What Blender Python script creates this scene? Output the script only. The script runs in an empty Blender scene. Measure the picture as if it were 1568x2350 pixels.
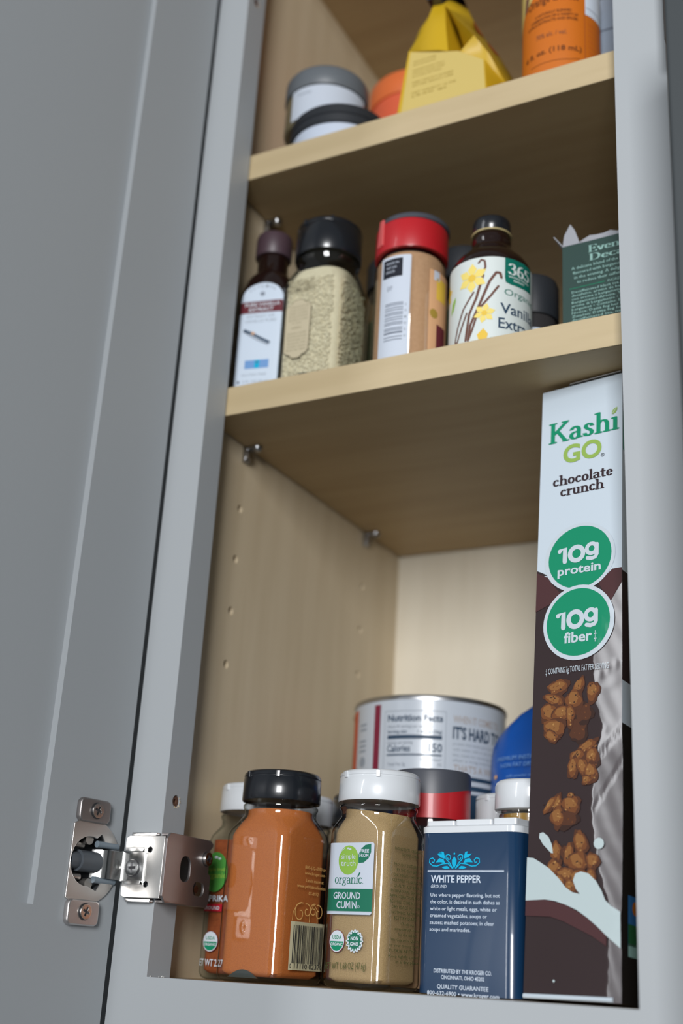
import bpy, bmesh, math, random
from math import sin, cos, pi, radians, sqrt
from mathutils import Vector, Matrix
from mathutils.geometry import tessellate_polygon
random.seed(7)
S = bpy.context.scene
COL = S.collection

# ------------------------------------------------------------------ camera
cam = bpy.data.objects.new('camera', bpy.data.cameras.new('camera'))
COL.objects.link(cam)
cam.location = (0.38149, -0.52268, 0.00696)
cam.rotation_euler = (1.92913, -0.05614, 0.48391)
cam.data.sensor_fit = 'VERTICAL'; cam.data.sensor_height = 36; cam.data.sensor_width = 36
cam.data.lens = 2825.86 * 36 / 2350
cam.data.clip_start = 0.02
cam.data.dof.use_dof = True
cam.data.dof.focus_distance = 0.60
cam.data.dof.aperture_fstop = 5.0
S.camera = cam
# ------------------------------------------------------------------ world, lights, exposure
w = bpy.data.worlds.new('world'); S.world = w; w.use_nodes = True
bg = w.node_tree.nodes['Background']
bg.inputs[0].default_value = (0.90, 0.96, 1.0, 1); bg.inputs[1].default_value = 0.165

def area(name, az, el, dist, sx, sy, power, col, tgt=(0.12, 0.03, 0.2)):
    d = bpy.data.lights.new(name, 'AREA'); d.shape = 'RECTANGLE'; d.size = sx; d.size_y = sy
    d.energy = power; d.color = col
    o = bpy.data.objects.new(name, d); COL.objects.link(o)
    a, e = radians(az), radians(el)
    v = Vector((sin(a) * cos(e), -cos(a) * cos(e), sin(e)))
    o.location = Vector(tgt) + v * dist
    o.rotation_euler = (-v).to_track_quat('-Z', 'Y').to_euler()
    return o
area('window_light', 20.3, 6.5, 2.5, 0.62, 1.0, 76, (0.985, 0.99, 1.0))
area('side_window_light', -27, 15.0, 3.0, 0.20, 2.3, 27, (0.95, 0.97, 1.0))
S.view_settings.view_transform = 'Standard'; S.view_settings.look = 'None'
S.view_settings.exposure = -0.25; S.view_settings.gamma = 1.0
S.view_settings.use_curve_mapping = False

# ------------------------------------------------------------------ materials
def lin(c): 
    c /= 255.0
    return c / 12.92 if c <= 0.04045 else ((c + 0.055) / 1.055) ** 2.4
def A(r, g, b, k=1.02):
    return tuple(min(0.85, lin(x) * k) for x in (r, g, b)) + (1,)
MATS = {}
def mat(name, col, rough=0.5, metal=0.0, coat=0.0, bump=0.0, bscale=300, var=0.0, vscale=60, spec=0.5, stretch=(1, 1, 1), col2=None, crough=0.08):
    if name in MATS: return MATS[name]
    m = bpy.data.materials.new(name); m.use_nodes = True; nt = m.node_tree
    b = nt.nodes['Principled BSDF']
    b.inputs['Base Color'].default_value = col; b.inputs['Roughness'].default_value = rough
    b.inputs['Metallic'].default_value = metal; b.inputs['Specular IOR Level'].default_value = spec
    b.inputs['Coat Weight'].default_value = coat; b.inputs['Coat Roughness'].default_value = crough
    tc = nt.nodes.new('ShaderNodeTexCoord'); mp = nt.nodes.new('ShaderNodeMapping')
    nt.links.new(tc.outputs['Object'], mp.inputs[0]); mp.inputs['Scale'].default_value = stretch
    if var > 0 or col2:
        n = nt.nodes.new('ShaderNodeTexNoise'); n.inputs['Scale'].default_value = vscale; n.inputs['Detail'].default_value = 4
        nt.links.new(mp.outputs[0], n.inputs[0])
        r = nt.nodes.new('ShaderNodeValToRGB'); r.color_ramp.elements[0].position = 0.35; r.color_ramp.elements[1].position = 0.65
        c2 = col2 or tuple(x * (1 - var) for x in col[:3]) + (1,)
        r.color_ramp.elements[0].color = c2; r.color_ramp.elements[1].color = col
        nt.links.new(n.outputs[0], r.inputs[0]); nt.links.new(r.outputs[0], b.inputs['Base Color'])
    if bump > 0:
        n2 = nt.nodes.new('ShaderNodeTexNoise'); n2.inputs['Scale'].default_value = bscale; n2.inputs['Detail'].default_value = 3
        nt.links.new(mp.outputs[0], n2.inputs[0])
        bp = nt.nodes.new('ShaderNodeBump'); bp.inputs['Strength'].default_value = bump; bp.inputs['Distance'].default_value = 0.0005
        nt.links.new(n2.outputs[0], bp.inputs['Height']); nt.links.new(bp.outputs[0], b.inputs['Normal'])
    MATS[name] = m
    return m
def glass(name, tint=(0.985, 0.99, 0.985), edge=(0.10, 0.14, 0.115), gl=0.03):
    m = bpy.data.materials.new(name); m.use_nodes = True; nt = m.node_tree
    for n in list(nt.nodes): nt.nodes.remove(n)
    out = nt.nodes.new('ShaderNodeOutputMaterial'); mix = nt.nodes.new('ShaderNodeMixShader')
    tr = nt.nodes.new('ShaderNodeBsdfTransparent'); g = nt.nodes.new('ShaderNodeBsdfGlossy'); g.inputs['Roughness'].default_value = gl
    lw = nt.nodes.new('ShaderNodeLayerWeight'); lw.inputs['Blend'].default_value = 0.5
    cr = nt.nodes.new('ShaderNodeValToRGB'); cr.color_ramp.elements[0].color = tint + (1,); cr.color_ramp.elements[1].color = edge + (1,)
    cr.color_ramp.elements[0].position = 0.50; cr.color_ramp.elements[1].position = 1.0
    nt.links.new(lw.outputs['Facing'], cr.inputs[0]); nt.links.new(cr.outputs[0], tr.inputs[0])
    pw = nt.nodes.new('ShaderNodeMath'); pw.operation = 'POWER'; pw.inputs[1].default_value = 5
    ma = nt.nodes.new('ShaderNodeMath'); ma.operation = 'MULTIPLY_ADD'; ma.inputs[1].default_value = 0.92; ma.inputs[2].default_value = 0.085
    nt.links.new(lw.outputs['Facing'], pw.inputs[0]); nt.links.new(pw.outputs[0], ma.inputs[0]); nt.links.new(ma.outputs[0], mix.inputs[0]); nt.links.new(tr.outputs[0], mix.inputs[1]); nt.links.new(g.outputs[0], mix.inputs[2])
    nt.links.new(mix.outputs[0], out.inputs[0]); MATS[name] = m
    return m
PAINT = mat('grey_cabinet_paint', (0.355, 0.378, 0.396, 1), 0.42, bump=0.05, bscale=900, spec=0.45)
PAINTD = mat('grey_door_paint', (0.312, 0.333, 0.350, 1), 0.5, bump=0.06, bscale=700, spec=0.35)
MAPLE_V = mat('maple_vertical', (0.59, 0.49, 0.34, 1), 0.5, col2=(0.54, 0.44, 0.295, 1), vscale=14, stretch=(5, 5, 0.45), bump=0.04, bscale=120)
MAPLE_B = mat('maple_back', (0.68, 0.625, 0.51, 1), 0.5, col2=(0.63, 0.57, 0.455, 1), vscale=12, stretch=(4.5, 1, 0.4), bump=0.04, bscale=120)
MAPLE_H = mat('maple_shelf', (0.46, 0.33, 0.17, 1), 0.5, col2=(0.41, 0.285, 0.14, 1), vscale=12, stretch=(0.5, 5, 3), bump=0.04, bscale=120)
MAPLE_E = mat('maple_edge_band', (0.49, 0.39, 0.235, 1), 0.45, col2=(0.44, 0.345, 0.20, 1), vscale=18, stretch=(0.5, 3, 4), bump=0.05, bscale=150)
RAWWOOD = mat('raw_wood', (0.10, 0.045, 0.025, 1), 0.8, bump=0.5, bscale=700)
SPLINT = mat('wood_splinter', (0.62, 0.52, 0.36, 1), 0.8)
NICKEL = mat('brushed_nickel', (0.62, 0.61, 0.59, 1), 0.24, metal=1.0, bump=0.05, bscale=500)
NICKEL2 = mat('polished_nickel', (0.70, 0.70, 0.69, 1), 0.16, metal=1.0)
BRONZE = mat('warm_nickel', (0.34, 0.315, 0.31, 1), 0.48, metal=1.0, bump=0.04, bscale=600)
DKMETAL = mat('dark_recess_metal', (0.06, 0.06, 0.065, 1), 0.4, metal=0.6)
DAMP = mat('dark_grey_plastic', (0.07, 0.08, 0.092, 1), 0.38)
PINBL = mat('blue_grey_pin', (0.16, 0.20, 0.235, 1), 0.35)
CHROME = mat('shelf_pin_metal', (0.35, 0.35, 0.36, 1), 0.25, metal=1.0)
DARK = mat('dark_slate_panel', (0.045, 0.052, 0.056, 1), 0.5, spec=0.35)
WHITEP = mat('white_plastic', (0.62, 0.65, 0.68, 1), 0.32, coat=0.5, crough=0.05)
BLACKP = mat('black_plastic', (0.009, 0.011, 0.015, 1), 0.28, coat=0.5, crough=0.05)
BLACKM = mat('black_matte_plastic', (0.018, 0.021, 0.026, 1), 0.5)
GREYP = mat('grey_plastic', (0.12, 0.135, 0.15, 1), 0.45)
CHARP = mat('charcoal_plastic', (0.055, 0.06, 0.075, 1), 0.42)
REDP = mat('red_plastic', (0.42, 0.010, 0.016, 1), 0.4, coat=0.15)
PURPC = mat('maroon_black_cap', (0.06, 0.035, 0.045, 1), 0.45)
AMBERK = mat('dark_brown_glass', (0.012, 0.005, 0.004, 1), 0.12, coat=0.6)
GLASS = glass('clear_glass')
GLASSG = glass('green_tinted_glass', (0.95, 0.97, 0.955), (0.14, 0.24, 0.20))
PET = glass('clear_plastic', (0.97, 0.97, 0.97), (0.6, 0.55, 0.5), 0.08)
POWO = mat('orange_seasoning_powder', (0.50, 0.150, 0.026, 1), 0.85, col2=(0.40, 0.108, 0.018, 1), vscale=2600, bump=0.35, bscale=1800)
POWP = mat('paprika_powder', (0.31, 0.070, 0.014, 1), 0.85, col2=(0.24, 0.048, 0.010, 1), vscale=700, bump=0.3, bscale=1800)
POWC = mat('cumin_powder', (0.42, 0.29, 0.135, 1), 0.85, col2=(0.30, 0.20, 0.085, 1), vscale=2400, bump=0.35, bscale=1800)
POWN = mat('cinnamon_powder', (0.48, 0.29, 0.155, 1), 0.85, col2=(0.44, 0.26, 0.135, 1), vscale=500, bump=0.2, bscale=1500)
SESAME = mat('sesame_seed', (0.74, 0.665, 0.48, 1), 0.7, col2=(0.68, 0.60, 0.42, 1), vscale=500, bump=0.3, bscale=900)
AMBERL = mat('amber_contents', (0.30, 0.17, 0.03, 1), 0.25, coat=0.5)
NAVY = mat('navy_tin', (0.006, 0.032, 0.084, 1), 0.30, coat=0.8, crough=0.06)
CARTW = mat('carton_white', A(182, 194, 204), 0.45, coat=0.12, crough=0.2)
CARTB = mat('carton_brown', (0.026, 0.015, 0.016, 1), 0.5, coat=0.10, crough=0.12, spec=0.2)
CARTS = mat('carton_brown_creased', (0.030, 0.019, 0.022, 1), 0.4, coat=1.0, crough=0.20, spec=0.3, bump=0.12, bscale=320)
CARTS.node_tree.nodes['Principled BSDF'].inputs['Coat IOR'].default_value = 1.75
CARTK = mat('carton_black', (0.006, 0.005, 0.005, 1), 0.45, coat=0.1, spec=0.2)
CARTG = mat('carton_inside_grey', (0.30, 0.29, 0.28, 1), 0.8)
YELLOW = mat('yellow_film', (0.52, 0.33, 0.010, 1), 0.38, coat=0.35, crough=0.2, bump=0.15, bscale=90)
BLUEF = mat('blue_film', (0.003, 0.075, 0.36, 1), 0.35, coat=0.3, crough=0.2, bump=0.3, bscale=60)
ORANGEB = mat('orange_bottle_label', (0.50, 0.125, 0.005, 1), 0.5)
CORAL = mat('coral_plastic', (0.68, 0.12, 0.055, 1), 0.45)
CORALL = mat('coral_lid', (0.70, 0.16, 0.045, 1), 0.45)
TEAG = mat('dark_green_carton', (0.007, 0.036, 0.029, 1), 0.5)
TEAIN = mat('torn_card_grey', (0.30, 0.31, 0.34, 1), 0.75)
METALRIM = mat('can_rim_metal', (0.55, 0.56, 0.58, 1), 0.3, metal=1.0)
# print inks
def ink(n, c, rough=0.5, coat=0.0): return mat('ink_' + n, c, rough, coat=coat, spec=0.22)
I_WHITE = ink('white', A(200, 208, 216)); I_LABEL = ink('label', A(186, 194, 206)); I_BLACK = ink('black', (0.01, 0.012, 0.02, 1))
I_KGREEN = ink('emerald', A(0, 128, 92), coat=0.1); I_LIME = ink('lime', A(135, 165, 78)); I_DBROWN = ink('brown_black', (0.028, 0.014, 0.018, 1))
I_KWHITE = ink('carton_white', A(182, 192, 200), coat=0.12)
I_MAROON = ink('carton_maroon', A(66, 38, 40, k=1.1)); I_CHOC = ink('chocolate', A(52, 42, 44)); I_MILK = ink('milk', A(172, 186, 188))
I_NUT = [ink('cluster%d' % i, A(*c, k=0.72)) for i, c in enumerate([(150, 100, 52), (122, 72, 36), (88, 50, 30), (184, 136, 78), (58, 34, 26)])]
I_LEAF = ink('leaf_lime', A(132, 172, 70)); I_DKG = ink('bottle_green', A(30, 105, 82)); I_USDA = ink('seal_green', A(20, 130, 95))
I_OLIVE = ink('olive_print', A(70, 80, 45)); I_CREAM = ink('cream', A(176, 170, 142, k=1.5)); I_GOLD = ink('gold_print', A(190, 150, 90, k=1.4))
I_RED = ink('red_band', A(165, 28, 44)); I_GRN2 = ink('leaf_green', A(70, 138, 60)); I_CYAN = ink('cyan', A(0, 165, 205))
I_LBLUE = ink('pale_blue_white', A(196, 208, 222)); I_TEAL = ink('teal', A(8, 100, 85)); I_NAVY = ink('ink_navy', A(40, 62, 84))
I_MAR2 = ink('band_maroon', A(100, 42, 50)); I_GREYT = ink('grey_text', A(105, 112, 125)); I_LGREY = ink('light_grey_text', A(140, 148, 158))
I_YEL = ink('flower_yellow', A(222, 202, 112)); I_YEL2 = ink('flower_gold', A(215, 180, 70)); I_BEAN = ink('vanilla_bean', A(100, 68, 58))
I_ORG = ink('print_orange', A(196, 92, 60)); I_MAR3 = ink('stripe_maroon', A(120, 38, 58)); I_CREAM2 = ink('bag_panel', (0.52, 0.40, 0.13, 1))
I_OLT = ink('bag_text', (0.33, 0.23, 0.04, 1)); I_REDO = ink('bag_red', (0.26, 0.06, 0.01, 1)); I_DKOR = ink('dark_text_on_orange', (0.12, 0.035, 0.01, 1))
I_MINT = ink('mint_text', A(130, 165, 158)); I_DULL = ink('dull_text', (0.24, 0.21, 0.13, 1)); I_TAUPE = ink('taupe_panel', (0.50, 0.44, 0.31, 1))
I_BLU3 = ink('flag_blue', A(110, 150, 200)); I_SKY = ink('picture_blue', A(40, 95, 145)); I_MEAD = ink('picture_green', A(30, 85, 50)); I_SUN = ink('picture_orange', A(165, 95, 30))
I_BEIGE = ink('beige_text', A(160, 148, 142)); I_PINK = ink('pale_peach', A(205, 160, 120))

# ------------------------------------------------------------------ mesh helpers
def link(name, bm, m, parent=None, smooth=False, ang=0.6, bevel=0.0):
    me = bpy.data.meshes.new(name)
    bmesh.ops.recalc_face_normals(bm, faces=bm.faces)
    bm.to_mesh(me); bm.free()
    for x in (m if isinstance(m, (list, tuple)) else [m]): me.materials.append(x)
    if smooth:
        for p in me.polygons: p.use_smooth = True
        try: me.set_sharp_from_angle(angle=ang)
        except Exception: pass
    o = bpy.data.objects.new(name, me); COL.objects.link(o)
    if parent: o.parent = parent
    if bevel > 0:
        b = o.modifiers.new('bevel', 'BEVEL'); b.width = bevel; b.segments = 2; b.limit_method = 'ANGLE'; b.angle_limit = radians(40)
        for p in me.polygons: p.use_smooth = True
        wn = o.modifiers.new('wn', 'WEIGHTED_NORMAL'); wn.keep_sharp = True
    return o
def thing(name, label, cat, loc=(0, 0, 0), rotz=0.0, group=None):
    o = bpy.data.objects.new(name, None); COL.objects.link(o); o.empty_display_size = 0.02
    o.location = loc; o.rotation_euler = (0, 0, radians(rotz)); o['label'] = label; o['category'] = cat
    if group: o['group'] = group
    return o
def box(bm, x0, x1, y0, y1, z0, z1):
    v = [bm.verts.new((x, y, z)) for z in (z0, z1) for y in (y0, y1) for x in (x0, x1)]
    for f in ((0, 1, 3, 2), (4, 6, 7, 5), (0, 4, 5, 1), (2, 3, 7, 6), (0, 2, 6, 4), (1, 5, 7, 3)): bm.faces.new([v[i] for i in f])
def boxo(name, x0, x1, y0, y1, z0, z1, m, parent=None, bevel=0.0):
    bm = bmesh.new(); box(bm, x0, x1, y0, y1, z0, z1); return link(name, bm, m, parent, bevel=bevel)
def lathe(bm, prof, seg=64, c=(0, 0)):
    rings = []
    for r, z in prof:
        if r < 1e-6: rings.append([bm.verts.new((c[0], c[1], z))])
        else: rings.append([bm.verts.new((c[0] + r * cos(2 * pi * i / seg), c[1] + r * sin(2 * pi * i / seg), z)) for i in range(seg)])
    for a, b in zip(rings, rings[1:]):
        for i in range(seg):
            j = (i + 1) % seg
            if len(a) == 1 and len(b) == 1: continue
            if len(a) == 1: bm.faces.new((a[0], b[i], b[j]))
            elif len(b) == 1: bm.faces.new((a[i], a[j], b[0]))
            else: bm.faces.new((a[i], a[j], b[j], b[i]))
def latheo(name, prof, m, parent=None, seg=64, c=(0, 0), ang=0.6):
    bm = bmesh.new(); lathe(bm, prof, seg, c); return link(name, bm, m, parent, True, ang)
def rrect(hx, hy, r, n=6):
    r = min(r, hx - 1e-5, hy - 1e-5); p = []
    for cx, cy, a0 in ((hx - r, hy - r, 0), (-hx + r, hy - r, 90), (-hx + r, -hy + r, 180), (hx - r, -hy + r, 270)):
        for k in range(n + 1):
            a = radians(a0 + 90 * k / n); p.append((cx + r * cos(a), cy + r * sin(a)))
    return p
def loft(bm, rings, cb=True, ct=True, cyc=True):
    R = [[bm.verts.new(p) for p in r] for r in rings]
    n = len(R[0])
    for a, b in zip(R, R[1:]):
        for i in range(n if cyc else n - 1):
            j = (i + 1) % n; bm.faces.new((a[i], a[j], b[j], b[i]))
    if cb: bm.faces.new(R[0][::-1])
    if ct: bm.faces.new(R[-1])
def rloft(name, spec, m, parent=None, n=6, ang=0.9, cb=True, ct=True):
    """spec: (half_x, half_y, corner_radius, z)"""
    bm = bmesh.new(); loft(bm, [[(x, y, z) for x, y in rrect(hx, hy, r, n)] for hx, hy, r, z in spec], cb, ct)
    return link(name, bm, m, parent, True, ang)
def prism(bm, pts, O, X, Y, N, t0, t1, holes=()):
    """extrude the 2-D outline pts (with holes) from t0 to t1 along N"""
    O, X, Y, N = Vector(O), Vector(X), Vector(Y), Vector(N)
    loops = [pts] + list(holes)
    flat = [p for l in loops for p in l]
    A0 = [bm.verts.new(O + X * a + Y * b + N * t0) for a, b in flat]
    A1 = [bm.verts.new(O + X * a + Y * b + N * t1) for a, b in flat]
    if holes:
        for t in tessellate_polygon([[Vector((a, b, 0)) for a, b in l] for l in loops]):
            bm.faces.new([A0[i] for i in t]); bm.faces.new([A1[i] for i in reversed(t)])
    else:
        bm.faces.new(A0); bm.faces.new(A1[::-1])
    k = 0
    for l in loops:
        n = len(l)
        for i in range(n):
            j = (i + 1) % n; bm.faces.new((A0[k + i], A0[k + j], A1[k + j], A1[k + i]))
        k += n
def circ(cx, cy, r, n=24, a0=0, a1=360):
    full = abs(a1 - a0) >= 360
    return [(cx + r * cos(radians(a0 + (a1 - a0) * k / (n if full else n - 1))), cy + r * sin(radians(a0 + (a1 - a0) * k / (n if full else n - 1)))) for k in range(n)]
def rr2(x0, x1, y0, y1, r, n=5):
    return [(x + (x0 + x1) / 2, y + (y0 + y1) / 2) for x, y in rrect((x1 - x0) / 2, (y1 - y0) / 2, r, n)]
def tube(bm, pts, r, seg=12):
    pts = [Vector(p) for p in pts]; rings = []
    for i, p in enumerate(pts):
        d = (pts[min(i + 1, len(pts) - 1)] - pts[max(i - 1, 0)]).normalized()
        a = d.cross(Vector((0, 0, 1))); a = a.normalized() if a.length > 1e-3 else Vector((1, 0, 0)); b = d.cross(a)
        rings.append([p + (a * cos(2 * pi * k / seg) + b * sin(2 * pi * k / seg)) * r for k in range(seg)])
    loft(bm, rings)
def cut(o, cutter_bm):
    me = bpy.data.meshes.new('cut'); bmesh.ops.recalc_face_normals(cutter_bm, faces=cutter_bm.faces); cutter_bm.to_mesh(me); cutter_bm.free()
    c = bpy.data.objects.new('cut', me); COL.objects.link(c)
    md = o.modifiers.new('b', 'BOOLEAN'); md.object = c; md.operation = 'DIFFERENCE'; md.solver = 'EXACT'
    dg = bpy.context.evaluated_depsgraph_get(); new = bpy.data.meshes.new_from_object(o.evaluated_get(dg))
    o.modifiers.remove(md); o.data = new; bpy.data.objects.remove(c)

# ------------------------------------------------------------------ flat print: shapes in millimetres laid on a surface
_tc = bpy.data.curves.new('t', 'FONT'); _to = bpy.data.objects.new('t', _tc)
_cache = {}
def glyph_tris(s, bold, shear, res):
    key = (s, bold, shear, res)
    if key not in _cache:
        _tc.body = s; _tc.size = 1; _tc.offset = bold; _tc.shear = shear; _tc.resolution_u = res
        COL.objects.link(_to); bpy.context.view_layer.update()
        me = bpy.data.meshes.new_from_object(_to.evaluated_get(bpy.context.evaluated_depsgraph_get()))
        COL.objects.unlink(_to)
        v = [(p.co.x, p.co.y) for p in me.vertices]
        t = [[v[i] for i in p.vertices] for p in me.polygons]
        xs = [a[0] for a in v] or [0, 1]
        _cache[key] = (t, min(xs), max(xs)); bpy.data.meshes.remove(me)
    return _cache[key]
def arcp(cx, cy, rx, ry, a0, a1, n=12):
    return [(cx + rx * cos(radians(a0 + (a1 - a0) * k / n)), cy + ry * sin(radians(a0 + (a1 - a0) * k / n))) for k in range(n + 1)]
# serif letters as pen strokes: x height 0.62, cap height 1
XH = 0.62
def _sf(x, y, w=0.11): return [(x - w, y), (x + w, y)]
SER = {
 'K': (0.86, [[(0.16, 0.03), (0.16, 0.97)], _sf(0.16, 0.02), _sf(0.16, 0.98), [(0.78, 0.97), (0.20, 0.42)], [(0.36, 0.58), (0.74, 0.03)], _sf(0.76, 0.02, 0.09), _sf(0.72, 0.98, 0.10)]),
 'a': (0.56, [arcp(0.25, 0.42, 0.17, 0.18, 160, 0, 9) + [(0.42, 0.1), (0.46, 0.03), (0.54, 0.05)], arcp(0.25, 0.17, 0.18, 0.16, 75, 330, 10), [(0.3, 0.33), (0.42, 0.36)]]),
 's': (0.46, [[(0.38, 0.48), (0.32, 0.58), (0.22, 0.6), (0.11, 0.54), (0.1, 0.44), (0.18, 0.36), (0.3, 0.28), (0.38, 0.2), (0.36, 0.08), (0.24, 0.01), (0.12, 0.03), (0.06, 0.14)]]),
 'h': (0.66, [[(0.14, 0.02), (0.14, 1.0)], _sf(0.14, 0.02, 0.1), [(0.04, 0.98), (0.14, 1.0)], arcp(0.33, 0.4, 0.19, 0.2, 180, 0, 9) + [(0.52, 0.02)], _sf(0.52, 0.02, 0.1)]),
 'i': (0.30, [[(0.15, 0.02), (0.15, 0.6)], _sf(0.15, 0.02, 0.1), [(0.05, 0.58), (0.15, 0.6)], [(0.15, 0.84), (0.151, 0.86)]]),
 'I': (0.30, [[(0.15, 0.02), (0.15, 0.6)], _sf(0.15, 0.02, 0.1), [(0.05, 0.58), (0.15, 0.6)]]),
 'l': (0.28, [[(0.14, 0.02), (0.14, 1.0)], _sf(0.14, 0.02, 0.1), [(0.04, 0.98), (0.14, 1.0)]]),
 'c': (0.50, [arcp(0.27, 0.31, 0.19, 0.29, 50, 320, 16), [(0.40, 0.5), (0.41, 0.5)]]),
 'o': (0.56, [arcp(0.28, 0.31, 0.2, 0.29, 0, 360, 20)]),
 'e': (0.52, [[(0.1, 0.34), (0.44, 0.34)] + arcp(0.27, 0.31, 0.18, 0.29, 15, 320, 16)]),
 't': (0.40, [[(0.17, 0.82), (0.17, 0.14), (0.22, 0.03), (0.34, 0.06)], [(0.05, 0.6), (0.34, 0.6)]]),
 'r': (0.44, [[(0.14, 0.02), (0.14, 0.6)], _sf(0.14, 0.02, 0.1), [(0.04, 0.58), (0.14, 0.6)], [(0.15, 0.4), (0.24, 0.56), (0.37, 0.57)], [(0.36, 0.54), (0.37, 0.52)]]),
 'u': (0.64, [[(0.13, 0.6), (0.13, 0.2)] + arcp(0.3, 0.19, 0.17, 0.18, 180, 350, 8), [(0.49, 0.6), (0.49, 0.02)], [(0.04, 0.59), (0.13, 0.6)], [(0.4, 0.59), (0.49, 0.6)], [(0.49, 0.02), (0.58, 0.03)]]),
 'n': (0.66, [[(0.14, 0.02), (0.14, 0.6)], _sf(0.14, 0.02, 0.1), [(0.04, 0.58), (0.14, 0.6)], arcp(0.33, 0.4, 0.19, 0.2, 180, 0, 9) + [(0.52, 0.02)], _sf(0.52, 0.02, 0.1)]),
 'v': (0.56, [[(0.08, 0.6), (0.29, 0.02)], [(0.29, 0.02), (0.48, 0.6)], _sf(0.09, 0.6, 0.08), _sf(0.47, 0.6, 0.08)]),
 'g': (0.56, [arcp(0.25, 0.42, 0.16, 0.18, 0, 360, 14), [(0.16, 0.26), (0.12, 0.16), (0.22, 0.1), (0.4, 0.07), (0.46, -0.06), (0.36, -0.2), (0.2, -0.22), (0.07, -0.14), (0.08, -0.02), (0.18, 0.08)], [(0.38, 0.54), (0.5, 0.6)]]),
 'f': (0.36, [[(0.14, 0.02), (0.14, 0.8), (0.22, 0.98), (0.36, 0.95)], _sf(0.14, 0.02, 0.1), [(0.03, 0.6), (0.3, 0.6)]]),
 'E': (0.68, [[(0.15, 0.02), (0.15, 0.98)], [(0.06, 0.98), (0.58, 0.98), (0.6, 0.84)], [(0.06, 0.02), (0.6, 0.02), (0.62, 0.18)], [(0.15, 0.52), (0.46, 0.52)], [(0.46, 0.42), (0.46, 0.62)]]),
 'D': (0.80, [[(0.15, 0.02), (0.15, 0.98)], [(0.06, 0.98), (0.3, 0.98)] + arcp(0.34, 0.5, 0.34, 0.48, 90, -90, 12) + [(0.06, 0.02)]]),
 '3': (0.56, [[(0.1, 0.8), (0.16, 0.95), (0.28, 0.99), (0.42, 0.9), (0.42, 0.66), (0.28, 0.54)], [(0.28, 0.54), (0.45, 0.42), (0.46, 0.16), (0.3, 0.01), (0.14, 0.05), (0.07, 0.2)]]),
 '6': (0.58, [arcp(0.29, 0.28, 0.19, 0.27, 0, 360, 18), [(0.1, 0.3), (0.12, 0.6), (0.22, 0.86), (0.42, 0.98)]]),
 '5': (0.56, [[(0.46, 0.96), (0.16, 0.96), (0.14, 0.58)], [(0.14, 0.58), (0.3, 0.62), (0.45, 0.48), (0.46, 0.2), (0.3, 0.01), (0.14, 0.04), (0.07, 0.18)]]),
 ' ': (0.35, []), '.': (0.24, [[(0.1, 0.03), (0.11, 0.03)]]), ',': (0.24, [[(0.12, 0.04), (0.08, -0.1)]]),
}
def hull(pts):
    pts = sorted(set((round(a, 5), round(b, 5)) for a, b in pts))
    def half(ps):
        h = []
        for p in ps:
            while len(h) >= 2 and (h[-1][0] - h[-2][0]) * (p[1] - h[-2][1]) - (h[-1][1] - h[-2][1]) * (p[0] - h[-2][0]) <= 0: h.pop()
            h.append(p)
        return h
    a = half(pts); b = half(pts[::-1]); return a[:-1] + b[:-1]
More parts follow.
